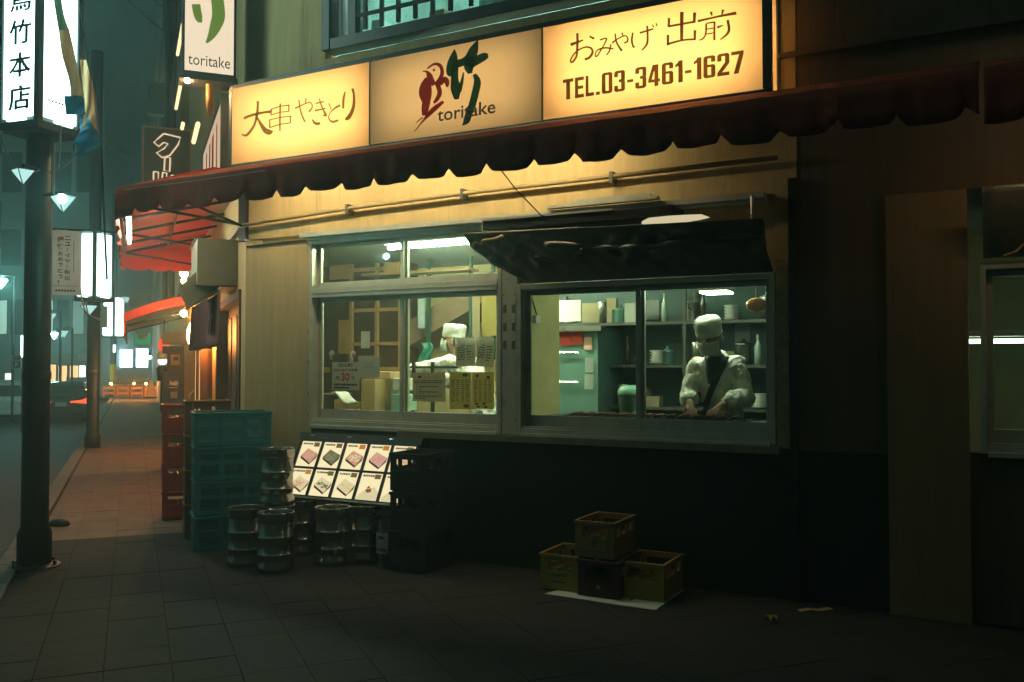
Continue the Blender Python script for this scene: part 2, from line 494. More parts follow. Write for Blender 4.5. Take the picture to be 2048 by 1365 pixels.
# conduit pipe with straps
m = MB(F)
m.tube([(-.02, .06, 2.63), (.3, .06, 2.655), (1.2, .06, 2.69), (2.4, .06, 2.715), (4.5, .06, 2.73)], .017, 8)
cp = m.build('conduit_pipe', M('painted_pipe', (.36, .28, .13), .5, var=.25, scale=10), shop, smooth=True)
for u, z in ((1.15, 2.69), (2.22, 2.715), (3.4, 2.722)):
    MB(F).box(u-.012, u+.012, .002, .082, z-.05, z+.03).build('pipe_strap', m_alu_dk, cp)
m = MB(F).tube([(.02, .012, 2.46), (.72, .012, 2.475)], .008, 6)
m.build('wire_duct', m_wood_dk, shop)
m = MB(F); m.tube([F2 for F2 in [(2.98, .9, 2.68), (3.02, .75, 2.56), (3.08, .5, 2.42), (3.1, .12, 2.40)]], .004, 5)
m.build('hanging_wire', m_black, shop)
m = MB(F)
for u, v_, z in ((.735, -.01, 1.7), (.735, -.01, 1.45), (.735, -.01, 1.2), (.735, -.01, 1.02)): m.box(u-.022, u, .0, .02, z, z+.03)
m.build('frame_clip', m_alu_dk, shop)

def sash(win, u0, u1, z0, z1, v, bottom=.09, side=.035, top=.035):
    m = MB(F)
    m.box(u0, u0+side, v-.03, v, z0, z1); m.box(u1-side, u1, v-.03, v, z0, z1)
    m.box(u0+side, u1-side, v-.028, v-.002, z0, z0+bottom); m.box(u0+side, u1-side, v-.028, v-.002, z1-top, z1)
    s = m.build('sash', m_alu, win, bevel=.003)
    return s
def pane(win, u0, u1, z0, z1, v, mat=None):
    return MB(F).box(u0, u1, v-.003, v+.002, z0, z1).build('pane', mat or g_win, win)
def window_unit(u0, u1, z0, z1, zt, sill=True):
    m = MB(F)
    e = .03
    m.box(u0, u0+e, -.1, .035, z0, zt); m.box(u1-e, u1, -.1, .035, z0, zt)
    m.box(u0+e, u1-e, -.1, .033, z0, z0+.045); m.box(u0+e, u1-e, -.1, .033, zt-.04, zt)
    m.box(u0+e, u1-e, -.06, .052, z0-.018, z0+.012)
    m.box(u0+e, u1-e, .012, .026, z0+.046, z0+.06)
    if zt > z1+.1: m.box(u0+e, u1-e, -.1, .04, z1-.03, z1+.05); m.box(u0+e, u1-e, .04, .046, z1+.005, z1+.012)
    wi = m.build('window', m_alu, shop, bevel=.003)
    um = (u0+u1)/2
    za, zb = z0+.045, (z1-.03 if zt > z1+.1 else z1-.04)
    sash(wi, u0+e, um+.025, za, zb, -.045); sash(wi, um-.025, u1-e, za, zb, -.008)
    pane(wi, u0+e+.03, um-.01, za+.085, zb-.03, -.06); pane(wi, um+.008, u1-e-.033, za+.085, zb-.03, -.022)
    if zt > z1+.1:
        sash(wi, u0+e, um+.02, z1+.05, zt-.04, -.045, .05, .025, .025); sash(wi, um-.02, u1-e, z1+.05, zt-.04, -.008, .05, .025, .025)
        pane(wi, u0+e+.02, um, z1+.1, zt-.065, -.06); pane(wi, um+.003, u1-e-.02, z1+.1, zt-.065, -.022)
    return wi
w_left = window_unit(U0, UM0, ZS, 2.02, ZT)
w_right = window_unit(UM1, U1, ZS, ZH, ZH)
w_far = window_unit(5.6, 7.4, ZS, ZH, ZH)
m = MB(F).box(UM0+.002, UM1-.002, -.1, .03, ZS, ZT-.02)
mull = m.build('mullion', m_alu, shop, bevel=.004)
for uu in (UM0+.03, UM1-.03):
    for zz in (1.85, 1.72, 1.59): MB(F).add([(uu-.014, .0335, zz-.03), (uu+.014, .0335, zz-.035), (uu+.014, .0335, zz+.03), (uu-.014, .0335, zz+.025)], [(0, 1, 2, 3)]).build('tape_mark', M('old_tape', (.20, .13, .07), .8), mull)
for uu in (UM0+.02, UM1-.02):
    for zz in (1.05, 1.38, 1.95, 2.3): MB(F).ball((uu, .031, zz), .005, 6, 4).build('screw', m_blackm, mull)

# upper floor window with a lattice
m = MB(F)
m.box(.87, .95, -.1, .06, ZW, 5.6); m.box(2.80, 2.94, -.1, .02, ZW+.09, 5.6); m.box(.95, 6.2, -.1, .05, ZW, ZW+.09); m.box(.95, 6.2, -.1, .04, 5.5, 5.6); m.box(6.1, 6.2, -.1, .05, ZW+.09, 5.5)
m.box(.98, 1.03, -.1, .0, ZW+.09, 5.5); m.box(1.09, 1.17, -.1, .0, ZW+.09, 5.5)
uw = m.build('upper_window', m_alu_dk, shop, bevel=.004)
pane(uw, 1.17, 2.8, ZW+.09, 5.5, -.07, g_upper)
pane(uw, 2.3, 2.8, ZW+.10, 5.5, -.04, g_frost)
pane(uw, 2.94, 6.1, ZW+.09, 5.5, -.05, g_frost)
m = MB(F)
for u in (1.28, 1.44, 1.6, 1.76, 1.92, 2.08, 2.26): m.box(u-.016, u+.016, .0, .022, ZW+.12, 5.4)
for z in (ZW+.22, ZW+.46, ZW+.9): m.box(1.2, 2.4, .022, .034, z, z+.03)
m.build('lattice', m_blackm, uw)

for k, (x0, y0, x1, y1, mt, lb) in enumerate(((742, 42, 762, 66, M('bright_white', (.85, .85, .8), .6), 'small white box on the sill behind the upstairs lattice'), (796, 42, 842, 76, M('pale_blue', (.45, .65, .62), .6), 'pale blue carton behind the upstairs lattice'), (778, 58, 796, 80, M('tan_carton', (.45, .28, .14), .7), 'tan bundle between the white box and the blue carton upstairs'), (858, 22, 888, 56, M('tan_carton', (.45, .28, .14), .7), 'tan carton at the right of the upstairs lattice'))):
    a, b = fac(x0, y1, -.14), fac(x1, y0, -.14)
    tag(MB(F).box(a[0], b[0], -.30, -.14, a[1], b[1]+.02).build('carton', mt, bevel=.006), lb, 'box')
# rooms behind the windows
m = MB(F)
m.box(-3.7, 8.0, -3.35, -3.25, 0, 2.62)
m.build('back_wall', m_kwall, shop)
def room_slab(name, mat, z0, z1, vb=-3.25):
    us = lambda v: 1.2376*v+.22
    m = MB(F); m.prism([(us(T), T-.005, z0), (8, T-.005, z0), (8, vb, z0), (us(vb), vb, z0)], (0, 0, z1-z0))
    return m.build(name, mat, shop)
room_slab('room_ceiling', m_kceil, 2.60, 2.68)
room_slab('room_floor', m_kfloor, -.02, .10)
MB(F).box(2.50, 2.60, -.80, -.16, .10, 2.60).build('partition', m_kwall, shop)
MB(F).box(1.42, 5.0, -2.3, -2.2, .10, 2.60).build('kitchen_back_wall', m_kteal, shop)
MB(F).box(4.95, 5.05, -2.2, T-.005, .10, 2.60).build('kitchen_side_wall', m_kteal, shop)
# sloping underside of a stair in the back room
m = MB(F)
a, b = fac(822, 690, -2.6), fac(1000, 585, -2.6)
du, dz = b[0]-a[0], b[1]-a[1]
m.prism([(a[0]-.6*du, -2.6, a[1]-.6*dz), (b[0]+.5*du, -2.6, b[1]+.5*dz), (b[0]+.5*du, -2.6, b[1]+.5*dz+.28), (a[0]-.6*du, -2.6, a[1]-.6*dz+.28)], (0, -.6, 0))
m.build('stair_underside', M('stair_board', (.30, .20, .12), .7), shop)
# upper room: lit, pale
m = MB(F); m.box(.2, 7, -3.1, -3.0, 3.7, 6.8); m.box(.2, 7, -3.0, T-.01, 3.68, 3.72); m.box(.2, 7, -3, T-.01, 6.6, 6.65); m.box(.1, .2, -3, T-.01, 3.7, 6.6)
m.build('upper_room', M('upper_room_paint', (.55, .66, .60), .8), shop)

# ------------------------------------------------------------------ long light box sign over the awning
Z0, Z1, VS = 3.115, 3.75, .25
sign = thing('sign_box', 'long backlit shop sign of three cream panels with bird emblem and phone number', 'shop sign', F(.08, .12, Z0), A_R)
m = MB(F)
m.box(.045, 4.505, .01, .245, Z0-.05, Z0); m.box(.045, 4.505, .01, .245, Z1, Z1+.04)
m.box(.045, .08, .01, .255, Z0, Z1)
m.box(4.455, 4.505, .2, .262, Z0, Z1)
m.box(4.455, 4.505, .01, .03, Z0, Z1)
m.box(.08, 4.455, .005, .02, Z0, Z1)
fr_ = m.build('sign_frame', m_alu_dk, sign, bevel=.003)
m = MB(F)
for u in (1.508, 2.97): m.box(u-.006, u+.006, .03, .2535, Z0, Z1)
m.build('sign_divider', m_alu_dk, sign)
ac = ACRYL('cream_acrylic', (.95, .69, .37))
for a, b in ((.08, 1.502), (1.514, 2.964), (2.976, 4.455)):
    MB(F).poly([(a, VS, Z0), (b, VS, Z0), (b, VS, Z1), (a, VS, Z1)]).build('sign_panel', ac, sign)
MB(F).poly([(4.492, .032, Z0+.002), (4.492, .198, Z0+.002), (4.492, .198, Z1-.002), (4.492, .032, Z1-.002)]).build('end_panel', ac, sign)
MB(F).box(.082, 4.453, .021, .026, Z0+.002, Z1-.002).build('box_liner', m_white, sign)
E_in = EM('sign_tube', (1, .66, .31), 16.5)
m = MB(F)
for a, b, z, r_ in ((.5, 1.42, 3.33, .018), (.18, 1.40, 3.60, .011), (.18, .5, 3.33, .012), (3.10, 4.36, 3.34, .018), (3.06, 4.38, 3.60, .012)): m.tube([(a, .05, z), (b, .05, z)], r_, 8)
m.build('sign_tube', E_in, sign)
m = MB(F); m.tube([(1.6, .05, 3.30), (2.88, .05, 3.30)], .010, 8); m.tube([(1.6, .05, 3.58), (2.88, .05, 3.58)], .010, 8)
m.build('dim_sign_tube', EM('failing_sign_tube', (1, .80, .50), 5.6), sign)
m_sgn = M('sign_ink_green', (.16, .12, .05), .7, trans=.75)
m_sgn2 = M('sign_ink_dark', (.09, .065, .03), .7, trans=.75)
m = MB(F)
px1 = lambda x, y: fac(470+x/7.585, 160+y/7.585, VS)
strokes(m, [
 [(155, 600, 40), (170, 570, 38), (330, 520, 40), (470, 492, 36), (560, 485, 48)],
 [(350, 325, 40), (350, 400, 36), (340, 520, 40), (300, 680, 36), (230, 790, 40), (170, 845, 40), (100, 830, 18)],
 [(340, 570, 24), (400, 680, 50), (465, 770, 78), (530, 795, 84), (585, 775, 8)],
 [(693, 360, 25), (688, 560, 26), (688, 785, 24)]], px1, VS+.003)
strokes(m, [
 [(562, 450, 22), (556, 545, 20)], [(552, 455, 18), (690, 407, 18), (835, 387, 20)], [(830, 383, 22), (825, 490, 20)], [(556, 540, 18), (690, 497, 18), (830, 485, 18)],
 [(538, 612, 22), (540, 738, 22)], [(530, 615, 18), (690, 577, 18), (862, 557, 20)], [(857, 553, 22), (854, 664, 20)], [(536, 730, 20), (690, 682, 20), (858, 657, 18)]], px1, VS+.008, False)
strokes(m, [
 [(925, 440, 28), (1000, 405, 22), (1090, 365, 20), (1150, 350, 20), (1185, 385, 20), (1180, 440, 24), (1135, 490, 28)],
 [(1095, 290, 22), (1085, 355, 16)], [(985, 310, 22), (1000, 420, 22), (1030, 540, 28), (1078, 645, 30)],
 [(1240, 368, 22), (1365, 335, 22)], [(1230, 475, 30), (1395, 440, 20)], [(1300, 285, 16), (1310, 345, 22), (1350, 450, 26), (1395, 545, 40), (1345, 540, 10)],
 [(1190, 605, 16), (1215, 650, 36), (1260, 675, 46), (1312, 662, 38)],
 [(1440, 362, 18), (1480, 465, 18)], [(1615, 395, 40), (1540, 435, 28), (1470, 500, 18), (1440, 570, 18), (1460, 622, 26), (1510, 645, 38), (1590, 618, 28)],
 [(1690, 188, 18), (1665, 300, 38), (1660, 445, 30)], [(1800, 140, 36), (1825, 250, 36), (1820, 400, 48), (1780, 520, 58), (1730, 590, 62), (1688, 602, 26)]], px1, VS+.012)
m.build('brush_lettering', m_sgn, sign)
m = MB(F)
px3 = lambda x, y: fac(1110+x/4.763, y/4.763, VS)
strokes(m, [
 [(150, 430, 32), (270, 385, 14)], [(215, 320, 24), (215, 420, 24), (205, 540, 20), (165, 595, 20), (150, 575, 16), (200, 500, 16), (280, 455, 16), (340, 460, 20), (360, 500, 24), (330, 550, 26), (285, 570, 24)],
 [(330, 350, 16), (375, 372, 22)],
 [(430, 385, 16), (490, 370, 16), (480, 410, 14), (440, 480, 14), (400, 540, 16), (385, 525, 14), (410, 480, 14), (480, 460, 16), (560, 470, 16)], [(535, 425, 14), (520, 490, 16), (490, 530, 12)],
 [(545, 415, 18), (600, 375, 14), (670, 345, 14), (695, 370, 16), (690, 400, 18), (660, 415, 16)], [(640, 315, 16), (650, 345, 12)], [(575, 325, 16), (590, 410, 18), (640, 490, 24)],
 [(745, 315, 16), (735, 390, 20), (750, 455, 16), (765, 440, 6)], [(810, 320, 20), (940, 280, 18)], [(880, 250, 18), (885, 320, 20), (880, 420, 22), (830, 485, 14)], [(930, 240, 12), (945, 265, 16)], [(965, 225, 12), (975, 255, 16)],
 [(1212, 120, 36), (1210, 385, 30)], [(1090, 178, 26), (1086, 265, 22)], [(1085, 258, 22), (1340, 213, 22)], [(1335, 125, 30), (1330, 222, 26)], [(1080, 338, 26), (1080, 440, 26)], [(1075, 428, 24), (1210, 392, 20), (1345, 380, 20)], [(1338, 295, 28), (1335, 388, 24)],
 [(1490, 120, 28), (1500, 158, 14)], [(1605, 100, 28), (1595, 148, 14)], [(1365, 210, 24), (1540, 170, 20), (1732, 132, 32)], [(1445, 235, 20), (1440, 330, 16), (1410, 380, 16), (1375, 390, 10)], [(1445, 232, 14), (1530, 218, 16)], [(1525, 215, 20), (1522, 392, 22)], [(1450, 287, 12), (1525, 275, 12)], [(1445, 335, 12), (1525, 320, 12)], [(1550, 272, 24), (1605, 250, 12)], [(1650, 200, 26), (1660, 310, 26), (1580, 388, 12)]], px3, VS+.003)
m.build('brush_lettering', m_sgn2, sign)
a, b = fac(1110+78/4.763, 950/4.763, VS), fac(1110+1800/4.763, 690/4.763, VS)
zt = fac(1110+1800/4.763, 462/4.763, VS)[1]
def heavy(m, text, x0, x1, z0, z1, y):            # tall narrow grotesque digits with rounded outer corners
    h, st = .17, .36
    def rc(a, b, c, d, q=''):                    # q: which corners are cut (1 bottom left, 2 bottom right, 3 top right, 4 top left)
        e, g = .17, .075
        P = []
        P += [(a, c+g), (a+e, c)] if '1' in q else [(a, c)]
        P += [(b-e, c), (b, c+g)] if '2' in q else [(b, c)]
        P += [(b, d-g), (b-e, d)] if '3' in q else [(b, d)]
        P += [(a+e, d), (a, d-g)] if '4' in q else [(a, d)]
        return P
    r_ = 1-st
    G = {'T': (1.02, [rc(0, 1, .83, 1), rc(.31, .69, 0, .83)]), 'E': (.86, [rc(0, st, 0, 1), rc(st, 1, 0, h), rc(st, 1, .83, 1), rc(st, .92, .42, .58)]), 'L': (.80, [rc(0, st, 0, 1), rc(st, 1, 0, h)]),
         '.': (.42, [rc(.05, .95, 0, .16)]), '-': (.62, [rc(.05, .95, .36, .50)]), '1': (.66, [rc(.42, 1, 0, 1), [(0, .70), (.42, .76), (.42, .94), (0, .82)]]),
         '0': (1, [rc(0, st, .0, 1, '14'), rc(r_, 1, 0, 1, '23'), rc(st, r_, 0, .13), rc(st, r_, .87, 1)]),
         '3': (1, [rc(r_, 1, 0, .50, '2'), rc(r_, 1, .52, 1, '3'), rc(.36, r_, 0, .13), rc(.36, r_, .87, 1), rc(.42, r_, .44, .58), rc(0, .36, 0, .30, '1'), rc(0, .36, .70, 1, '4'), rc(r_, .9, .49, .53)]),
         '4': (1.05, [rc(.52, .86, 0, 1), rc(0, .52, .19, .33), rc(.86, 1, .19, .33), [(0, .33), (.30, .33), (.56, .80), (.52, 1), (.38, 1)]]),
         '6': (1, [rc(0, st, 0, 1, '14'), rc(st, r_, 0, .13), rc(st, r_, .87, 1), rc(r_, 1, 0, .60, '23'), rc(st, r_, .48, .60), rc(r_, 1, .70, 1, '3')]),
         '2': (1, [rc(0, 1, 0, .16), rc(r_, 1, .55, 1, '3'), rc(st, r_, .87, 1), rc(0, st, .66, 1, '4'), [(0, .16), (.42, .16), (1, .55), (r_, .60)]]),
         '7': (1, [rc(0, 1, .84, 1), [(.18, 0), (.58, 0), (1, .84), (.62, .84)]])}
    tot = sum(G[c][0]+.15 for c in text)-.15
    k = (x1-x0)/tot; x = x0
    for c in text:
        w_ = G[c][0]*k
        for P in G[c][1]: m.poly([(x+a*w_, y, z0+b*(z1-z0)) for a, b in P])
        x += w_+.15*k
    return m
heavy(MB(F), 'TEL.03-3461-1627', a[0], b[0], b[1]-.004, zt-.012, VS+.005).build('phone_number', m_sgn2, sign)
px2 = lambda x, y: fac(800+x/6.204, 60+y/6.204, VS)
m = MB(F)
strokes(m, [[(678, 243, 10), (670, 340, 95), (645, 440, 120), (622, 530, 95), (625, 580, 30)],
 [(690, 430, 100), (790, 400, 95), (870, 350, 110)], [(690, 430, 80), (682, 600, 92), (695, 740, 125), (705, 865, 56)], [(735, 770, 60), (772, 645, 40), (792, 530, 14)],
 [(970, 130, 8), (925, 240, 105), (872, 370, 130), (860, 470, 120), (875, 545, 50)], [(850, 440, 120), (960, 380, 110), (1050, 335, 95), (1098, 325, 50)],
 [(925, 555, 45), (965, 640, 85), (945, 760, 90), (905, 920, 90), (860, 1040, 85), (830, 1130, 80), (778, 1190, 8)]], px2, VS+.003)
m.build('bamboo_character', M('sign_dark_green', (.02, .08, .05), .7, trans=.6), sign)
m = MB(F)
strokes(m, [[(345, 485, 20), (430, 430, 30), (500, 445, 44), (530, 520, 46), (510, 600, 50), (455, 680, 50)],
 [(285, 518, 8), (340, 525, 30), (370, 570, 70), (395, 630, 70), (430, 690, 60)], [(345, 600, 50), (328, 700, 140), (322, 800, 160), (335, 890, 110)],
 [(500, 680, 60), (560, 615, 60), (590, 655, 64), (592, 715, 26)], [(470, 670, 60), (500, 780, 56), (470, 860, 50), (425, 912, 28)],
 [(340, 880, 100), (320, 980, 90), (318, 1068, 70)], [(548, 895, 34), (440, 980, 60), (370, 1050, 50), (290, 1140, 24), (185, 1270, 8)], [(290, 1090, 18), (208, 1160, 10)], [(415, 505, 20), (432, 505, 36), (446, 505, 20)]], px2, VS+.007)
m.build('bird_emblem', M('sign_brown_red', (.26, .03, .02), .7, trans=.6), sign)
a, b = px2(475, 1150), px2(1195, 1055)
MB(F).text('toritake', a[0], b[0], a[1]+.002, px2(475, 985)[1], VS+.012, .012).build('latin_lettering', m_ink_g, sign)

# corner return of the sign on the side street, and its slanted cover
side_sign = thing('side_sign_box', 'narrow lit sign box wrapped round the corner on the side wall above the awning', 'sign', S(.3, .1, Z0), A_S)
m = MB(SF); m.box(.10, 2.4, .01, .20, Z0-.04, Z0); m.box(.10, 2.4, .01, .20, Z1, Z1+.04); m.box(.08, .10, .01, .21, Z0-.04, Z1+.04); m.box(2.4, 2.43, .01, .21, Z0-.04, Z1+.04)
m.build('sign_frame', m_alu_dk, side_sign)
MB(SF).box(.10, 2.4, .19, .196, Z0, Z1).build('sign_panel', EM('side_sign_acrylic', (1, .74, .48), .34), side_sign)
for d, a in ((.55, .1), (.95, .2), (1.35, .14), (1.8, .1)): MB(SF).box(d, d+a, .198, .2, Z0+.12, Z1-.1).build('side_lettering', m_ink_r, side_sign)

# ------------------------------------------------------------------ maroon awning on the front, red underside round the corner
QW = 1.02
def miter(q):                                    # corner point at distance q from both walls
    k = (RN+SN)/(1+RN.dot(SN))
    return C0+q*k
ZV0, ZV1 = 2.605, 2.83
awn = thing('front_awning', 'long maroon vinyl awning with a scalloped valance across the shop front', 'awning', F(2, 0, 2.6), A_R)
P_in, P_out = miter(.27), miter(QW)
uin, uout = (P_in-C0).dot(RU), (P_out-C0).dot(RU)
UE = 5.62
def awn_top(s_, t):
    u = (uin+(UE-uin)*s_)*(1-t)+(uout+(UE-uout)*s_)*t
    v = .27+(QW-.27)*t
    z = 3.085+(ZV1-3.085)*t - .035*math.sin(math.pi*t)*(.5+.5*math.cos(2*math.pi*u/.57))*.5
    return (u, v, z)
cv = MB(F).grid(120, 8, awn_top).build('canopy', m_awn, awn, smooth=True, solid=.006)
LOB = .2855
def valance_z(x, z0):
    f = ((x-.135)/LOB) % 1.0
    dd = min(f, 1-f)*LOB
    k = math.floor((x-.135)/LOB)
    return z0+(.040+.012*math.sin(k*2.3))*max(0, 1-dd/(.04+.012*math.sin(k*1.7)))**.8 + .014*(1-math.sin(math.pi*f)) + .010*math.sin(k*4.1)
def val(u0, u1, fr, q, z0, z1, n):
    m = MB(fr)
    vs_, fs = [], []
    for i in range(n+1):
        x = u0+(u1-u0)*i/n
        wv = .016*math.sin(x*9)+.010*math.sin(x*23+math.sin(x*5)*2)+.006*math.sin(x*47)
        zb = valance_z(x, z0)
        for k in range(4):
            t = k/3
            vs_.append((x, q+wv*t*.8, z1+(zb-z1)*t))
    for i in range(n):
        for k in range(3): fs.append((i*4+k, (i+1)*4+k, (i+1)*4+k+1, i*4+k+1))
    return m.add(vs_, fs)
val(uout, UE, F, QW, ZV0, ZV1+.002, 420).build('valance', m_awn, awn, smooth=True, solid=.004)
m = MB(F); m.tube([(uout, QW-.02, ZV1-.01), (UE, QW-.02, ZV1-.01)], .02, 8)
for u in (.02, 1.3, 2.7, 4.1, 5.5): m.tube([(u, .0, 3.05), (u, QW-.02, ZV1-.02)], .013, 6); pass
m.tube([(.02, .01, 2.62), (.02, QW-.05, ZV1-.03)], .012, 6)
m.build('frame_bars', m_blackm, awn, smooth=True)
MB(F).box(-.03, .05, .02, .06, 2.5, 3.05).build('mounting_post', m_blackm, awn)
m = MB(F); m.tube([(uout+.1, QW+.012, ZV1-.03), (.6, QW+.014, ZV1-.035), (1.2, QW+.012, ZV1-.028)], .003, 4)
m.build('seam', M('worn_seam', (.5, .25, .2), .5), awn)

sawn = thing('side_awning', 'red awning over the side street pavement with dark ribs underneath', 'awning', S(1.5, 0, 2.6), A_S)
din, dout = (P_in-C0).dot(SS), (P_out-C0).dot(SS)
DE = 3.9
def sawn_top(s_, t):
    d = (din+(DE-din)*s_)*(1-t)+(dout+(DE-dout)*s_)*t
    q = .03+(QW-.03)*t if s_ > .02 else .27+(QW-.27)*t
    return (d, q, 3.11+(ZV1-3.11)*t)
MB(SF).grid(40, 6, sawn_top).build('canopy', m_red, sawn, smooth=True)
val(dout, DE, SF, QW, ZV0+.02, ZV1+.002, 260).build('valance', m_awn, sawn, smooth=True, solid=.004)
m = MB(SF)
n = 48; vs_ = []; fs = []
for i in range(n+1):
    q = .05+(QW-.05)*i/n
    zt_ = 3.10+(ZV1-3.11)*i/n
    f = (q*4.2) % 1
    zb = 2.60+.04*max(0, 1-min(f, 1-f)*7)
    vs_ += [(DE, q, zt_), (DE, q, zb)]
for i in range(n): fs.append((2*i, 2*i+2, 2*i+3, 2*i+1))
m.add(vs_, fs).build('end_curtain', m_red, sawn, solid=.004)
m = MB(SF)
for d in (.25, 1.15, 2.05, 2.95, 3.85): m.tube([(d, .0, 3.06), (d, QW-.02, ZV1-.03)], .016, 6)
for d in (.1, 2.0, 3.8): m.tube([(d, .0, 2.66), (d, QW-.05, ZV1-.04)], .014, 6)
m.tube([(dout, QW-.03, ZV1-.02), (DE, QW-.03, ZV1-.02)], .02, 6)
m.tube([(.1, .5, 2.93), (DE, .5, 2.93)], .012, 6)
m.build('frame_bars', m_blackm, sawn, smooth=True)
# fluorescent battens under the awnings
def batten(name, label, fr, p0, p1, mat, parts=1, group='fluorescent battens under the awnings'):
    t = thing(name, label, 'lamp', fr(*[(a+b)/2 for a, b in zip(p0, p1)]), A_R if fr is F else A_S, group)
    Pa, Pb = Vector(p0), Vector(p1)
    for k in range(parts):
        a = Pa.lerp(Pb, (k+.04)/parts); b = Pa.lerp(Pb, (k+.96)/parts)
        m = MB(fr); m.box(min(a.x, b.x)-.02, max(a.x, b.x)+.02, min(a.y, b.y)-.02, max(a.y, b.y)+.02, a.z+.025, a.z+.055)
        m.build('housing', m_white, t)
        MB(fr).tube([a, b], .014, 8).build('tube', mat, t)
    return t
batten('batten_lamp', 'bright pair of fluorescent tubes hanging under the outer edge of the red side awning', SF, (.15, .93, 2.66), (1.75, .93, 2.66), E_tube, 2)
E_t2 = EM('warm_fluorescent_tube', (1, .83, .49), 38)
bw = batten('batten_lamp', 'warm fluorescent tubes behind an added light shield under the maroon front awning', F, (.30, .41, 2.955), (3.5, .41, 2.955), E_t2, 3)
MB(F).box(.2, 3.6, .462, .468, 2.805, 3.01).build('light_shield', m_alu_dk, bw)  # unseen plate added to keep the tube light off the ground
E_t3 = EM('old_fluorescent_tube', (1, .72, .36), 10)
batten('batten_lamp', 'short weak tube under the far right end of the maroon awning', F, (5.75, .75, 2.72), (6.4, .75, 2.72), E_t3)
awn2 = thing('neighbour_awning', 'dark awning end with scallops over the far right window', 'awning', F(6.5, 0, 2.6), A_R)
MB(F).grid(20, 4, lambda s_, t: (UE+.02+2.2*s_, .27+(QW-.27)*t, 3.08+(ZV1-3.08)*t)).build('canopy', m_awn, awn2, smooth=True, solid=.006)
val(UE+.02, 7.8, F, QW, ZV0-.05, ZV1, 160).build('valance', m_awn, awn2, smooth=True, solid=.004)

# ------------------------------------------------------------------ black vinyl flap, lamp box and glowing paper strip over the right window
flap = thing('vinyl_flap', 'glossy black vinyl flap curling down over the top of the right window', 'flap', F(3.4, .1, 2.1), A_R)
m_vin = M('black_vinyl', (.12, .115, .078), .33, var=.5, scale=2.2, bump=.0, spec=.7)
def flapf(s_, t):
    u0 = 2.40+.40*t**2.1
    u = u0+(4.47-u0)*s_
    sag = math.sin(math.pi*t)
    v = .34-.27*t+.05*sag+.018*math.sin(u*6.5+t*5)*sag+.012*math.sin(u*15-3*t)*sag + .03*math.exp(-((t-.45)/.1)**2)*math.sin(u*4+1)
    v += sag*(.020*math.sin(u*23+t*11+2*math.sin(u*7))+.012*math.sin(u*41-t*17))*(.4+.6*math.sin(u*3)**2)
    z = 2.365-.345*t**1.1-.05*s_*(1-t)+.012*math.sin(u*5)*sag
    return (u, v, z)
MB(F).grid(150, 40, flapf).build('sheet', m_vin, flap, smooth=True, solid=.004)
def foldp(k):
    p = flapf(.29+.70*k, .36+.10*math.sin(k*3.2)*(1-k)+.05*k)
    return (p[0], p[1]+.022, p[2]+.012*math.sin(k*9))
m = MB(F)
kk = [i/40 for i in range(41)]
m.tube([foldp(k) for k in kk], [.012+.016*abs(math.sin(k*7+1))*(1-.6*k) for k in kk], 8); m.build('rolled_fold', m_vin, flap, smooth=True)
m = MB(F); m.tube([(q[0]+.2, q[1]+.015, q[2]-.03) for q in (flapf(.12+.2*k, .5+.12*math.sin(k*4)) for k in kk)], [.006+.012*abs(math.sin(k*5)) for k in kk], 6); m.build('crease', m_vin, flap, smooth=True)
m = MB(F); m.tube([flapf(i/30*.44, 0) for i in range(31)], .005, 5); m.build('edge_piping', M('pale_piping', (.5, .45, .3), .5), flap, smooth=True)
m = MB(F)
pts = [flapf(.012, .30), flapf(.03, .22), flapf(.05, .25), flapf(.07, .2), flapf(.12, .17), flapf(.15, .13)]
m.tube([(p[0], p[1]+.02, p[2]) for p in catmull(pts, 4)], .012, 6)
m.build('rope', M('hemp_rope', (.55, .38, .2), .9, scale=60, var=.4), flap, smooth=True)
lbox = thing('lamp_box', 'flat black lamp box with a pale rim under the awning above the flap', 'lamp box', F(3.0, .2, 2.36), A_R)
MB(F).box(2.53, 3.9, .06, .30, 2.385, 2.45).build('housing', m_black, lbox, bevel=.003)
m = MB(F); m.box(2.522, 3.5, .295, .306, 2.447, 2.462); m.box(2.518, 2.529, .06, .306, 2.38, 2.462); m.build('rim', m_alu, lbox)
m = MB(F); m.box(2.95, 3.75, .09, .15, 2.525, 2.545); m.box(3.15, 3.70, .10, .14, 2.545, 2.57); m.build('batten_tray', m_alu, lbox)
refl = thing('glowing_paper_strip', 'torn cream paper strip with a glow of its own above the black flap', 'reflector', F(3.86, .3, 2.36), A_R)
m = MB(F)
pl = [fac(x, y, .30) for x, y in ((1285, 456), (1286, 444), (1300, 437), (1340, 433), (1375, 431), (1405, 430), (1421, 436), (1400, 441), (1350, 449), (1310, 454))]
m.prism([(u, .31, z) for u, z in pl], (0, .012, 0))
m.build('strip', EM('self_glowing_cream_paper', (1, .86, .52), .36), refl)  # brightness put into the strip as glow; no lamp stands behind it
m = MB(F); m.tube([(4.35, .1, 2.35), (4.35, .1, 2.5)], .012, 6); m.build('bracket', m_alu, refl)

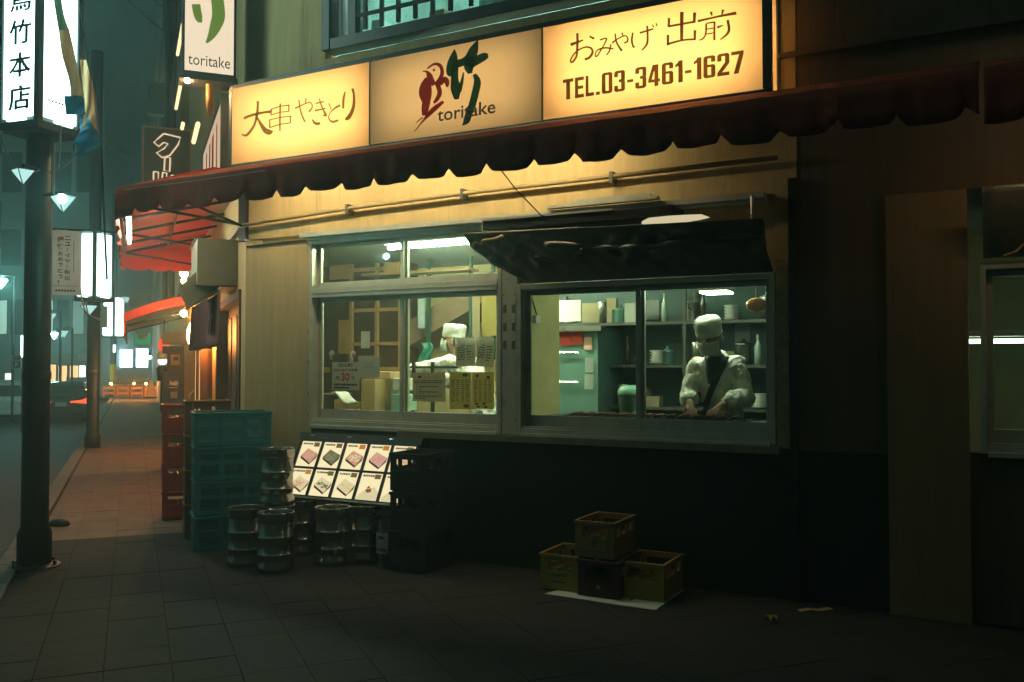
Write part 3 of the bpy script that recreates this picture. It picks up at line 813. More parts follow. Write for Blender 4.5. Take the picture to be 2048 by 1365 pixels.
# far right window surroundings
ledt = thing('led_sign', 'tiny orange display glowing above the far right window', 'display', F(*((lambda p: (p[0], .1, p[1]))(fac(2036, 455, .1)))), A_R)
u, z = fac(2036, 455, .1)
MB(F).box(u-.06, u+.08, .02, .09, z-.05, z+.03).build('case', m_black, ledt)
m = MB(F)
for k in range(4): m.box(u-.03+k*.022, u-.014+k*.022, .0905, .094, z-.008, z+.008)
m.build('digits', EM('orange_led', (1, .36, .04), 6), ledt)
flap2 = thing('vinyl_flap', 'black flap hanging in shade above the far right window', 'flap', F(6.4, .1, 2.1), A_R)
MB(F).grid(30, 10, lambda s_, t: (5.62+1.8*s_, .30-.24*t+.03*math.sin(3*t), 2.40-.36*t)).build('sheet', m_vin, flap2, smooth=True, solid=.004)
cord = MB(F).tube([(u+.02, .1, z-.02), (u+.03, .12, z-.09), (u-.01, .16, z-.14), (u-.07, .18, z-.16)], .008, 6)
tag(cord.build('extension_lead', m_yellowp, smooth=True), 'yellow cord dangling below the tiny orange display', 'cord')
# ------------------------------------------------------------------ vertical sign at the corner
fr, W, H = sboard(369, -170, 471, 140, 7.35)
vsg = thing('vertical_sign', 'tall lit sign box with a green brush stroke hanging from the shop corner', 'shop sign', fr(W/2, 0, 0), A_S)
m = MB(fr); m.box(-.02, 0, -.16, .006, -.03, H); m.box(W, W+.02, -.16, .006, -.03, H); m.box(0, W, -.16, .006, -.03, 0); m.box(0, W, -.16, -.14, 0, H)
m.build('sign_frame', m_alu_dk, vsg, bevel=.003)
MB(fr).box(0, W, -.006, 0, 0, H).build('sign_panel', EM('vertical_sign_acrylic', (1, .82, .58), .50), vsg)
sc_ = W/ (471-369)
pv = lambda x, y: ((1265-0)*0+(x-1265)/345*W, (437-y)/345*W)
m = MB(fr); strokes(m, [[(1340, -60, 60), (1350, 0, 60), (1365, 50, 50), (1385, 65, 12)], [(1490, -120, 90), (1500, 0, 92), (1480, 80, 80), (1450, 160, 50), (1415, 218, 14)]], pv, .003)
m.build('brush_stroke', EM('lit_green_film', (.24, .40, .06), .27), vsg)
MB(fr).text('toritake', .07*W, .93*W, .13*W, .37*W, .0045, 0).build('latin_lettering', m_ink_g, vsg)
m = MB(fr); m.box(-.04, W+.03, -.2, .03, -.075, -.032); m.build('base_rail', m_alu_dk, vsg)
P = dep(375, 161, 7.4)
spot = thing('spot_bulb', 'small bare warm bulb glowing under the tall corner sign', 'lamp', P)
MB().ball(P, .022).build('bulb', EM('corner_bulb', (1, .66, .30), 900), spot, smooth=True)
MB().tube([P+Vector((0, 0, .02)), P+Vector((0, 0, .09))], .012, 6).build('socket', m_blackm, spot)
P2 = dep(418, 165, 7.5)
MB().tube([P2, P2+Vector((.01, 0, -.26))], .03, 8).build('glass_cover', M('amber_glass', (.5, .25, .08), .2, trans=.4), spot, smooth=True)

# ------------------------------------------------------------------ door hood, duct, noren curtain on the side wall
hood = thing('duct_hood', 'grey sheet metal exhaust hood boxed out over the side door', 'exhaust hood', S(.85, .2, 2.2), A_S)
m_hood = M('painted_duct', (.22, .20, .12), .5, .1, var=.12, scale=4)
m = MB(SF); m.box(.62, 1.5, .002, .36, 2.165, 2.60); m.build('housing', m_hood, hood, bevel=.006)
m = MB(SF); m.prism([(.7, .30, 2.36), (.7, .5, 2.16), (.7, .40, 1.98), (.7, .16, 2.163)], (.5, 0, 0)); m.build('outlet', m_hood, hood, bevel=.004)
m = MB(SF); m.tube([(.62, .37, 2.60), (1.5, .37, 2.60)], .01, 6); m.tube([(.62, .005, 2.17), (.62, .37, 2.165)], .01, 6); m.build('flange', m_alu_dk, hood)
m = MB(SF)
m.box(.03, 3.0, .002, .05, 2.63, 2.70)
m.build('side_band', M('beige_trim', (.42, .33, .2), .7), shop)
noren = thing('noren_curtain', 'short maroon door curtain with a white mark hanging outside the side door', 'door curtain', S(1.0, .3, 2.0), A_S)
m_noren = M('maroon_cloth', (.12, .045, .045), .9, var=.15, scale=20, bump=.2)
def norf(s_, t):
    d = .57+2.43*s_
    return (d, .16+.10*s_+.022*math.sin(s_*52)*(.3+.7*t)+.03*t*math.sin(s_*9), 2.12-.50*t-.02*abs(math.sin(s_*6)))
MB(SF).grid(60, 10, norf).build('cloth', m_noren, noren, smooth=True, solid=.006)
m = MB(SF)
for k in range(4):
    a = norf(.17+.025*k, .35); b = norf(.17+.025*k+.01, .75)
    m.add([(a[0], a[1]+.012, a[2]), (a[0]+.03, a[1]+.012, a[2]-.01), (b[0]+.05, b[1]+.012, b[2]), (b[0], b[1]+.012, b[2]+.02)], [(0, 1, 2, 3)])
m.build('white_mark', m_white, noren)
m = MB(SF); m.tube([(.50, .158, 2.13), (3.05, .262, 2.13)], .012, 6)
for k in range(26): m.ball((.56+k*.096, .16+k*.004, 2.135), .022, 8, 5)
m.build('rod', M('bamboo_beads', (.42, .28, .14), .35), noren, smooth=True)
dl_ = thing('paper_lantern', 'orange paper lantern glowing half hidden behind the maroon door curtain', 'lantern', S(3.22, .19, 1.8), A_S)
c = S(3.22, .19, 1.80); m = MB(turned(c, 0)); m.lathe([(.05, -.15), (.085, -.13), (.115, -.05), (.115, .05), (.085, .13), (.05, .15)], n=20); m.build('paper_shade', EM('orange_paper_glow', (1, .34, .08), 55), dl_, smooth=True)
m = MB(turned(c, 0)); m.lathe([(.055, -.17), (.055, -.15)], n=14); m.lathe([(.055, .15), (.055, .17)], n=14); m.build('ring', m_black, dl_)
MB().tube([c+UP*.17, c+UP*.6], .008, 5).build('cord', m_black, dl_)
# warm light strips beside the door and a bulb pair
for dd, gr in ((3.5, 0), (4.25, 1)):
    t = thing('lit_post', 'nearer glowing paper strip beside the side door' if gr == 0 else 'farther glowing paper strip beside the side door', 'light strip', S(dd, .08, 1.0), A_S, 'glowing strips beside the side door')
    MB(SF).box(dd-.02, dd+.30, .06, .13, .72, 1.66).build('diffuser', EM('lit_paper', (1, .58, .20), .45), t, bevel=.01)
    m = MB(SF); m.box(dd-.05, dd-.02, .0, .14, .3, 2.0); m.box(dd+.30, dd+.33, .0, .14, .3, 2.0); m.box(dd-.05, dd+.33, .0, .055, .3, 2.0); m.build('post_frame', m_wood_dk, t)

# ------------------------------------------------------------------ kitchen lamps and fittings
def tube_lamp(label, p0, p1, mat, group=None):
    t = thing('ceiling_lamp', label, 'ceiling lamp', F(*[(a+b)/2 for a, b in zip(p0, p1)]), A_R, group)
    a, b = Vector(p0), Vector(p1)
    m = MB(F); m.box(a.x-.03, b.x+.03, a.y-.04, a.y+.04, a.z+.03, a.z+.07); m.build('housing', m_white, t)
    MB(F).tube([a, b], .014, 8).build('tube', mat, t, smooth=True)
    return t
E_kit1 = EM('dining_tube', (.94, 1, .72), 240)
E_kit2 = EM('kitchen_tube', (.80, 1, .72), 24)
tube_lamp('long bright ceiling tube seen through the small upper panes', (.78, -1.0, 2.515), (2.3, -1.0, 2.515), E_kit1)
tube_lamp('ceiling tube right behind the head of the left window', (.95, -.26, 2.545), (2.35, -.26, 2.545), EM('head_tube', (.95, 1, .70), 60))
tube_lamp('ceiling tube in the kitchen above the partition end', (2.8, -.75, 2.515), (4.2, -.75, 2.515), E_kit2)
tube_lamp('low tube standing in for the bright band behind the far right window', (5.35, -.9, 1.60), (7.2, -.9, 1.60), EM('far_tube', (.7, 1, .72), 6))  # hangs at shelf height, stands in for a lit shelf
tube_lamp('ceiling tube glowing in the upstairs room behind the lattice', (1.0, -.9, 5.3), (2.8, -.9, 5.3), EM('upstairs_tube', (.65, 1, .92), 260))
hl = thing('grill_lamp', 'white lamp shining straight over the head of the cook at the right pane', 'lamp', F(3.87, -.85, 1.97), A_R)
MB(F).box(3.76, 3.97, -.95, -.72, 1.985, 2.02).build('housing', m_white, hl)
MB(F).box(3.77, 3.96, -.94, -.73, 1.972, 1.984).build('diffuser', EM('grill_light', (.86, 1, .80), 34), hl)
MB(F).tube([(3.87, -.84, 2.02), (3.87, -.84, 2.6)], .008, 6).build('stem', m_alu_dk, hl)
ct = thing('kitchen_counter', 'dark steel grill counter along the inside of the right window', 'counter', F(3.8, -.35, 0), A_R)
MB(F).box(2.68, 4.9, -.62, -.2, .1, 1.035).build('body', m_blackm, ct)
MB(F).box(2.64, 4.92, -.66, -.17, 1.037, 1.062).build('top', m_alu_dk, ct, bevel=.003)
m = MB(F)
for k in range(30): m.box(2.9+k*.045, 2.908+k*.045, -.5, -.25, 1.075, 1.08)
m.box(2.88, 4.25, -.5, -.49, 1.064, 1.075); m.box(2.88, 4.25, -.26, -.25, 1.064, 1.075)
m.build('grill_bars', m_blackm, ct)
for k in range(14):
    u = 2.95+k*.09
    sk = MB(F).tube([(u, -.52, 1.09), (u, -.22, 1.09)], .003, 4); sk.tube([(u, -.45, 1.09), (u, -.28, 1.09)], .013, 6)
    o = sk.build('skewer', M('grilled_meat', (.14, .05, .02), .4, var=.4, scale=30), smooth=True)
    tag(o, 'browned skewer of meat lying on the grill by the right window', 'skewer', 'skewers laid in a row on the grill')
fd = thing('fridge', 'teal steel fridge with two drawer handles and papers stuck to its front', 'fridge', F(2.2, -2.0, .1), A_R)
f0, f1 = fac(1108, 700, -1.6)[0], fac(1196, 700, -1.6)[0]
MB(F).box(f0, f1, -2.2, -1.6, .1, 1.78).build('body', m_fridge, fd, bevel=.006)
m = MB(F)
for y in (706, 765):
    z = fac(1150, y, -1.56)[1]
    m.tube([(f0+.05, -1.56, z), (f1-.17, -1.56, z)], .012, 6)
m.build('handle', m_steel, fd)
MB(F).box(f0-.06, f1+.07, -1.6, -1.5, 1.74, 1.785).build('top_shelf', m_steel, fd)
def pin(name, label, cat, x0, y0, x1, y1, v, mat, tilt=0.0, group=None, par=None, curl=.0):
    a, b = fac(x0, y1, v), fac(x1, y0, v)
    cx, cz, hw, hh = (a[0]+b[0])/2, (a[1]+b[1])/2, (b[0]-a[0])/2, (b[1]-a[1])/2
    cs, sn = math.cos(tilt), math.sin(tilt)
    def fr2(x, y, z): return F(cx+x*cs-z*sn, v+y, cz+x*sn+z*cs)
    m = MB(fr2)
    m.grid(6, 6, lambda i, j: (-hw+2*hw*i, curl*math.sin(i*5+j*4)*.5+curl*(j*2-1)**2, hh-2*hh*j))
    if par is None:
        t = thing(name, label, cat, F(cx, v, cz), A_R, group)
        m.build('sheet', mat, t, smooth=True)
        return t, fr2, hw, hh
    return m.build(name, mat, par, smooth=True), fr2, hw, hh
pin('red_sheet', 'left half of the pair of red sheets on the teal fridge', 'paper', 1120, 660, 1141, 692, -1.58, M('red_paper', (.52, .06, .03), .8), .06)
pin('red_sheet', 'right half of the pair of red sheets on the teal fridge', 'paper', 1143, 658, 1165, 690, -1.58, M('red_paper', (.52, .06, .03), .8), .06)
pin('pink_sheet', 'pink note hanging beside the red sheets on the fridge', 'paper', 1168, 674, 1184, 700, -1.58, M('pink_paper', (.62, .34, .27), .8), -.03)
pin('white_note', 'upper of two small white notes low on the fridge door', 'paper', 1170, 716, 1187, 745, -1.58, m_paper, 0)
pin('white_note', 'lower of two small white notes low on the fridge door', 'paper', 1169, 749, 1187, 779, -1.58, m_paper, -.02)
pin('white_board', 'large pale sheet above the fridge at the back of the kitchen', 'paper', 1106, 600, 1161, 644, -1.58, M('pale_sheet', (.66, .66, .58), .8), .0)
pin('clip_board', 'buff sheet and clip hanging right of the pale sheet above the fridge', 'paper', 1164, 606, 1198, 646, -1.58, m_paper_b, .0)
swb = thing('wall_switch', 'white switch with a looped cable on the partition inside the right window', 'switch', F(2.62, -.3, 1.8), A_R)
MB(F).box(2.602, 2.635, -.40, -.32, 1.76, 1.82).build('plate', m_white, swb, bevel=.003)
MB(F).tube([(2.62, -.36, 1.82), (2.63, -.30, 1.88), (2.63, -.25, 1.95), (2.62, -.25, 2.1)], .007, 6).build('cable', m_black, swb, smooth=True)
# shelves and pots in the dark kitchen
ksh = thing('kitchen_shelf', 'dark steel shelves with pots at the back of the right kitchen', 'shelf', F(3.4, -2.5, .1), A_R)
m = MB(F)
for z in (1.05, 1.42, 1.8): m.box(2.02, 4.85, -2.18, -1.85, z, z+.025)
m.build('board', m_alu_dk, ksh)
m = MB(F)
for u in (2.03, 3.3, 4.84): m.box(u-.015, u+.015, -2.17, -2.14, .1, 2.1); m.box(u-.015, u+.015, -1.88, -1.849, .1, 2.1)
m.build('post', m_alu_dk, ksh)
rnd = random.Random(3)
FRU = lambda u, v: (lambda x, y, z: F(u+x, v+y, z))
pot_l = ['dull steel pot on the shelf behind the cook', ]
for k in range(11):
    u, z = 2.95+rnd.random()*1.8, rnd.choice((1.075, 1.445, 1.825))
    u = 2.2+k*.225
    z = (1.075, 1.445, 1.825)[k % 3]
    rr, hh = rnd.uniform(.055, .085), rnd.uniform(.1, .2)
    m = MB(FRU(u, -2.0)); m.lathe([(rr*.95, z), (rr, z+.01), (rr, z+hh), (rr*1.05, z+hh+.005), (rr*.9, z+hh+.01), (rr*.2, z+hh+.03), (.012, z+hh+.05)], n=16)
    tag(m.build('pot', m_steel if k % 2 else m_fridge, smooth=True), ('lidded pot, %s from the left on the %s shelf of the dim kitchen' % (('first', 'second', 'third', 'fourth')[k//3], ('lowest', 'middle', 'top')[k % 3])), 'pot', 'pots on the kitchen shelves')
rnd = random.Random(11)
kinds = [('bottle', 'brown glass bottle'), ('box', 'pale carton'), ('bowl', 'stack of pale bowls'), ('bottle', 'clear bottle'), ('tin', 'tall tin')]
ordn = ('first', 'second', 'third', 'fourth', 'fifth', 'sixth', 'seventh', 'eighth', 'ninth')
for si, (zs, sn_) in enumerate(((1.075, 'lowest'), (1.445, 'middle'), (1.825, 'top'))):
    for k in range(9):
        nm, lb = kinds[(k*2+si) % 5]
        u = 2.09+.3*k+.06*si+rnd.uniform(-.04, .04); v_ = -1.93+rnd.uniform(-.02, .02)
        m = MB(FRU(u, v_)); z = zs+.001
        if nm == 'bottle':
            q = rnd.uniform(.026, .034); m.lathe([(q, z), (q, z+.15), (q*.4, z+.2), (q*.4, z+.25), (q*.45, z+.255)], n=12); mt = M('brown_glass', (.05, .03, .012), .15) if 'brown' in lb else M('pale_bottle', (.35, .45, .38), .15)
        elif nm == 'box': q = rnd.uniform(.05, .08); m.box(-q, q, -.05, .05, z, z+rnd.uniform(.08, .2)); mt = M('dull_carton', (.24, .20, .12), .8) if k % 2 else M('grey_carton', (.30, .31, .25), .7)
        elif nm == 'bowl':
            pr_ = []
            for i in range(5): pr_ += [(.045, z+i*.026), (.072, z+i*.026+.024), (.068, z+i*.026+.025)]
            m.lathe(pr_, n=14); mt = M('dull_china', (.34, .35, .30), .3)
        else: m.lathe([(.045, z), (.045, z+.19), (.042, z+.195), (.01, z+.196)], n=14); mt = m_steel
        tag(m.build(nm, mt, smooth=nm != 'box'), '%s, %s from the left along the front of the %s kitchen shelf' % (lb, ordn[k], sn_), nm, 'clutter on the kitchen shelves')
for k, (x0, y0, x1, y1, mt, lb) in enumerate(((1213, 596, 1232, 650, m_paper_b, 'buff slip pinned on the kitchen wall above the middle of the right window'), (1290, 600, 1318, 640, m_paper, 'pale sheet pinned on the kitchen wall left of the cook'), (1470, 640, 1500, 690, m_paper, 'pale sheet pinned on the kitchen wall right of the cook'))):
    pin('wall_slip', lb, 'paper', x0, y0, x1, y1, -2.18, mt)
tub = thing('food_tub', 'round tub with a pale green lid behind the middle of the right window', 'tub', F(3.44, -.95, 1.0), A_R)
u, z = fac(1262, 790, -.95)
m = MB(FRU(u, -.95)); m.lathe([(.085, z-.22), (.095, z-.03), (.1, z)], n=20); m.build('bowl', m_fridge, tub, smooth=True)
m = MB(FRU(u, -.95)); m.lathe([(.106, z-.01), (.108, z+.02), (.09, z+.06), (.03, z+.075)], n=20); m.build('lid', M('green_lid', (.25, .5, .36), .4), tub, smooth=True)
rbx = thing('steel_canister', 'steel canister at the right end of the kitchen counter', 'canister', F(4.45, -.45, 1.06), A_R)
m = MB(FRU(4.5, -.75)); m.lathe([(.06, 1.064), (.06, 1.26), (.063, 1.265), (.05, 1.28)], n=18); m.build('body', m_steel, rbx, smooth=True)
m = MB(FRU(4.5, -.75)); m.tube([(-.05, 0, 1.27), (-.05, 0, 1.33), (.05, 0, 1.33), (.05, 0, 1.27)], .006, 6); m.build('handle', m_steel, rbx, smooth=True)
kst = thing('kitchen_table', 'low steel table carrying the tub and canister behind the grill', 'table', F(3.9, -.8, .1), A_R)
MB(F).box(3.2, 3.55, -1.1, -.78, z-.25, z-.222).build('top', m_steel, kst); MB(F).box(3.22, 3.53, -1.08, -.80, .1, z-.252).build('base', m_blackm, kst)
MB(F).box(4.36, 4.68, -.9, -.66, 1.04, 1.063).build('side_top', m_steel, kst)
MB(F).box(4.38, 4.66, -.88, -.68, .1, 1.038).build('side_base', m_blackm, kst)
tl = thing('hanging_ladle', 'ladles and pans hanging in the upper right corner of the kitchen', 'utensil rack', F(4.5, -1.3, 1.9), A_R)
m = MB(F); m.tube([(4.1, -1.3, 1.98), (4.9, -1.3, 1.98)], .008, 6)
for k in range(6):
    u = 4.2+k*.11
    m.tube([(u, -1.3, 1.98), (u, -1.3, 1.78-.03*(k % 3))], .005, 5); m.ball((u, -1.29, 1.75-.03*(k % 3)), (.035, .02, .035), 10, 6)
m.build('ladle', m_steel, tl, smooth=True)
cpn = thing('copper_pan', 'pinkish copper pan hanging at the top right corner of the right window', 'pan', F(4.35, -.6, 1.9), A_R)
u, z = fac(1512, 610, -.5)
m = MB(F); m.ball((u, -.5, z), (.07, .03, .05), 14, 8); m.build('bowl', M('copper', (.55, .28, .18), .35, .8), cpn, smooth=True)
MB(F).tube([(u, -.5, z+.04), (u, -.5, 2.55)], .005, 5).build('hook', m_steel, cpn)

# ------------------------------------------------------------------ left room: cupboard, counter, boxes
cab = thing('wall_cupboard', 'dark cupboard with pale wooden frames at the back of the left room', 'cupboard', F(-.7, -2.5, .9), A_R)
V = -2.5
def fb(x0, y0, x1, y1, v=V):
    a, b = fac(x0, y1, v), fac(x1, y0, v); return a[0], b[0], a[1], b[1]
a = fb(700, 470, 800, 738)
m = MB(F); m.box(a[0], a[1], V-.35, V-.04, a[2]-.1, a[3]+.2); m.build('body', m_wood_dk, cab)
m = MB(F)
za, zb = a[2], a[3]+.1
for x in (701, 752, 799):
    u = fac(x, 600, V)[0]; m.box(u-.018, u+.018, V-.04, V, za, zb)
for y in (482, 538, 620, 688, 738):
    z = fac(750, y, V)[1]; m.box(a[0], a[1], V-.038, V-.003, z-.02, z+.02)
m.build('door_frame', m_wood, cab)
m = MB(F); g = fb(640, 470, 698, 738); m.box(g[0]-.3, g[1], V-.3, V-.02, .3, 2.59); m.build('dark_door', m_wood_dk, cab)
g = fb(676, 640, 699, 708); m = MB(F).box(g[0], g[1], V-.02, V-.005, g[2], g[3]); m.build('door_panel', m_wood, cab)
g = fb(658, 500, 698, 560); MB(F).box(g[0], g[1], V-.02, V-.005, g[2], g[3]+.1).build('upper_panel', m_wood, cab)
bx = thing('wooden_box', 'small pale wooden box on top of the cupboard shelf', 'box', F(-.1, -2.4, 2.2), A_R)
g = fb(768, 530, 796, 545, -2.3); MB(F).box(g[0], g[1], -2.45, -2.3, g[2], g[3]+.03).build('body', m_wood, bx)
m = MB(F); m.box(g[0]-.3, g[1]+.9, -2.5, -2.28, g[2]-.03, g[2]-.003); m.build('box_shelf', m_wood, cab)
cnt = thing('service_counter', 'service counter with clutter just inside the left window', 'counter', F(1.6, -.4, .1), A_R)
MB(F).box(.15, 2.48, -.75, -.17, .1, 1.0).build('body', m_wood_dk, cnt)
MB(F).box(.1, 2.49, -.78, -.15, 1.003, 1.03).build('top', m_alu, cnt, bevel=.003)
def clutter(name, label, cat, x0, y0, x1, y1, v, dpt, mat, bev=.004):
    a0, a1, z0, z1 = fb(x0, y0, x1, y1, v)
    return tag(MB(F).box(a0, a1, v-dpt, v, z0, z1).build(name, mat, bevel=bev), label, cat)
clutter('paper_bag', 'tall buff paper bag standing behind the left pane', 'bag', 722, 760, 750, 826, -.30, .14, m_paper_b)
clutter('cash_register', 'grey metal box with a lid beside the buff paper bag', 'box', 750, 755, 782, 815, -.55, .2, m_alu)
clutter('carton', 'flat brown carton on the metal box behind the left pane', 'carton', 718, 744, 780, 757, -.42, .3, m_paper_b)
clutter('storage_bin', 'pale green plastic bin at the foot of the sash meeting line', 'bin', 783, 790, 806, 822, -.35, .2, M('green_bin', (.30, .52, .42), .5))
clutter('white_carton', 'white carton above the pale green bin', 'carton', 785, 757, 812, 781, -.45, .2, m_white)
clutter('jar', 'squat buff jar beside the folded white cloth', 'jar', 690, 806, 718, 826, -.32, .12, m_paper_b)
clutter('jar', 'tall buff jar under the folded white cloth', 'jar', 668, 800, 690, 826, -.36, .12, m_wall)
cl = thing('cloth', 'folded white cloth draped over jars in the lower left corner of the window', 'cloth', F(1, -.3, 1.1), A_R)
a = fac(660, 788, -.28); b = fac(694, 806, -.28)
MB(F).grid(10, 6, lambda i, j: (a[0]+(b[0]-a[0])*i, -.28-.16*j, a[1]-.02*i+.02*math.sin(i*6)-(.05*i*i))).build('sheet', m_cloth, cl, smooth=True, solid=.01)
dk = thing('black_scale', 'black weighing scale at the lower left of the left pane', 'scale', F(.9, -.4, 1.03), A_R)
g = fb(648, 790, 668, 826, -.4); MB(F).box(g[0], g[1], -.6, -.4, 1.033, g[3]).build('body', m_black, dk, bevel=.01); MB(F).box(g[0]-.02, g[1]+.02, -.62, -.38, g[3]+.002, g[3]+.012).build('plate', m_steel, dk)
tb = thing('steel_rail', 'steel rail with bottles at the pass behind the left window', 'rail', F(1.9, -.8, 1.03), A_R)
m = MB(F)
for x in (827, 865): u = fac(x, 735, -.72)[0]; m.box(u-.012, u+.012, -.735, -.71, 1.03, 1.47)
z = fac(850, 735, -.72)[1]; m.box(fac(815, 735, -.72)[0], fac(915, 735, -.72)[0], -.74, -.72, z-.01, z+.01)
m.build('frame', m_blackm, tb)
gc = tag(MB(F).grid(8, 8, lambda i, j: (fac(842, 690, -1.9)[0]+.13*i+.03*math.sin(j*6), -1.9+.03*math.sin(i*9), fac(842, 686, -1.9)[1]-.22*j)).build('green_bag', M('green_film', (.03, .16, .11), .4), smooth=True, solid=.004), 'crumpled green plastic bag hanging behind the stooping cook', 'bag')
for k, (x0, y0, x1, y1, mt, lb) in enumerate(((836, 590, 850, 657, M('blue_paper', (.50, .62, .62), .8), 'long pale blue slip hanging left of the stair'), (944, 590, 960, 680, m_paper_b, 'long buff slip hanging right of the white cap'), (963, 590, 1000, 672, m_paper_y, 'broad yellow sheet on the back wall beside the mullion'))):
    pin('wall_slip', lb, 'paper', x0, y0, x1, y1, -2.4, mt)
m = MB(F)
for x in (855, 940, 985): u = fac(x, 600, -2.42)[0]; m.box(u-.015, u+.015, -2.46, -2.42, 1.5, 2.59)
m.build('wall_batten', M('green_batten', (.03, .09, .06), .6), shop)
# ------------------------------------------------------------------ notices on the panes
def lines(fr2, hw, hh, rows, par, mat=None, name='printed_lines', x0=-.85, x1=.85, z0=.8, z1=-.8, th=.3, seed=1, words=True):
    rr = random.Random(seed)
    m = MB(fr2)
    for k in range(rows):
        zc = hh*(z0+(z1-z0)*(k+.5)/rows); t = abs(hh*(z1-z0)/rows)*th
        x = hw*x0
        while x < hw*x1-.004:
            wd = min(hw*x1-x, rr.uniform(.006, .03) if words else 9)
            m.add([(x, .0022, zc-t), (x+wd, .0022, zc-t), (x+wd, .0022, zc+t), (x, .0022, zc+t)], [(0, 1, 2, 3)])
            x += wd+rr.uniform(.003, .008)
            if rr.random() < .06: break
    return m.build(name, mat or m_ink_g, par)
VP = -.018
t, f2, hw, hh = pin('takeout_notice', 'white takeaway notice with a red thirty taped to the left pane', 'notice', 664, 725, 719, 780, -.055, m_paper, .0)
m = MB(f2); m.text('【お土産】', -.5*hw, .5*hw, .66*hh, .92*hh, .003); m.text('只今のお待ち時間', -.85*hw, .85*hw, .32*hh, .54*hh, .003); m.text('約', -.72*hw, -.42*hw, -.28*hh, 0, .003); m.text('分', .4*hw, .68*hw, -.25*hh, .02*hh, .003)
m.build('black_lettering', m_ink, t)
m = MB(f2); m.text('30', -.3*hw, .3*hw, -.36*hh, .24*hh, .003); m.build('red_number', m_ink_r, t)
lines(f2, hw, hh, 2, t, m_ink, z0=-.5, z1=-.95, seed=4)
t, f2, hw, hh = pin('round_tag', 'blank white shield shaped card on the left pane beside the notice', 'card', 716, 712, 759, 755, -.052, m_paper, .0)
lines(f2, hw, hh, 3, t, M('faint_ink', (.35, .38, .33), .8), x0=-.4, x1=.4, z0=.4, z1=-.2, seed=9)
pin('white_card', 'small upright white card on the cupboard door behind the left pane', 'card', 722, 663, 740, 697, -1.6, m_paper)
pin('yellow_tag', 'tiny yellow sticker on the edge of the left pane', 'sticker', 648, 735, 659, 746, -.055, m_paper_y)
for x, lab in ((663, 'left suction hook on the pane above the notice'), (705, 'right suction hook on the pane above the notice')):
    u, z = fac(x, 708, -.05)
    h_ = thing('suction_hook', lab, 'hook', F(u, -.05, z), A_R)
    m = MB(lambda a_, b_, c_: F(u+a_, -.052+c_, z+b_)); m.lathe([(.028, 0), (.026, .004), (.012, .008), (.008, .014)], n=16); m.build('cup', M('clear_rubber', (.45, .5, .42), .2), h_, smooth=True)
    MB(F).tube([(u, -.038, z), (u+.006, -.03, z-.03), (u+.016, -.028, z-.045), (u+.022, -.03, z-.035)], .004, 6).build('hook', m_steel, h_, smooth=True)
t, f2, hw, hh = pin('buff_notice', 'buff notice with a framed text taped low on the middle pane', 'notice', 825, 746, 891, 803, VP, m_paper_b, .01, curl=.0)
lines(f2, hw, hh, 1, t, m_ink, x0=-.65, x1=.65, z0=.82, z1=.58, seed=2); lines(f2, hw, hh, 2, t, z0=.5, z1=.25, seed=3); lines(f2, hw, hh, 3, t, x0=-.6, x1=.6, z0=.12, z1=-.42, seed=5, th=.22); lines(f2, hw, hh, 2, t, z0=-.55, z1=-.85, seed=6, th=.2)
m = MB(f2)
for a in ((-.75*hw, .75*hw, .19*hh, .2*hh), (-.75*hw, .75*hw, -.5*hh, -.49*hh), (-.75*hw, -.735*hw, -.5*hh, .2*hh), (.735*hw, .75*hw, -.5*hh, .2*hh)): m.box(a[0], a[1], .001, .0025, a[2], a[3])
m.build('printed_frame', m_ink_g, t)
for (x0, x1, sd, lab) in ((899, 943, 11, 'yellow menu sheet with one dark photo at its top, beside the buff notice'), (944, 988, 12, 'yellow menu sheet with many small photos, nearest the mullion')):
    t, f2, hw, hh = pin('menu_sheet', lab, 'menu', x0, 745, x1, 818, VP, m_paper_y, .0)
    for c, (xa, xb) in enumerate(((-.8, -.5), (-.35, -.1), (.1, .35), (.5, .8))): lines(f2, hw, hh, 11, t, m_ink, x0=xa, x1=xb, z0=.62, z1=-.62, seed=sd*7+c, th=.2)
    for (cx, cz, rw, rh) in ((.45, .85, .3, .1), (.55, -.82, .3, .1)) if sd == 11 else ((-.5, .8, .16, .1), (.5, .72, .18, .1), (-.55, -.72, .16, .07), (.1, -.7, .16, .07), (-.4, -.88, .16, .06), (.25, -.88, .18, .06)):
        MB(f2).add([((cx+rw*math.cos(k*.785))*hw, .003, (cz+rh*math.sin(k*.785))*hh) for k in range(8)], [tuple(range(8))]).build('printed_photo', M('dish_print', (.12, .06, .03), .7, var=.5, scale=60), t)
for (x0, x1, y0, y1, tl_, lab) in ((911, 951, 676, 733, .04, 'handwritten sheet on the middle pane nearer the white cap'), (953, 988, 676, 734, -.06, 'crumpled handwritten sheet on the middle pane nearer the mullion')):
    t, f2, hw, hh = pin('handwritten_sheet', lab, 'paper', x0, y0, x1, y1, VP, M('thin_paper', (.80, .78, .64), .8, trans=.7), tl_, curl=.004)
    lines(f2, hw, hh, 9, t, m_ink_g, x0=-.8, x1=-.05, z0=.9, z1=-.6, seed=int(x0), th=.24); lines(f2, hw, hh, 7, t, m_ink_g, x0=.15, x1=.8, z0=.5, z1=-.85, seed=int(x1), th=.2)

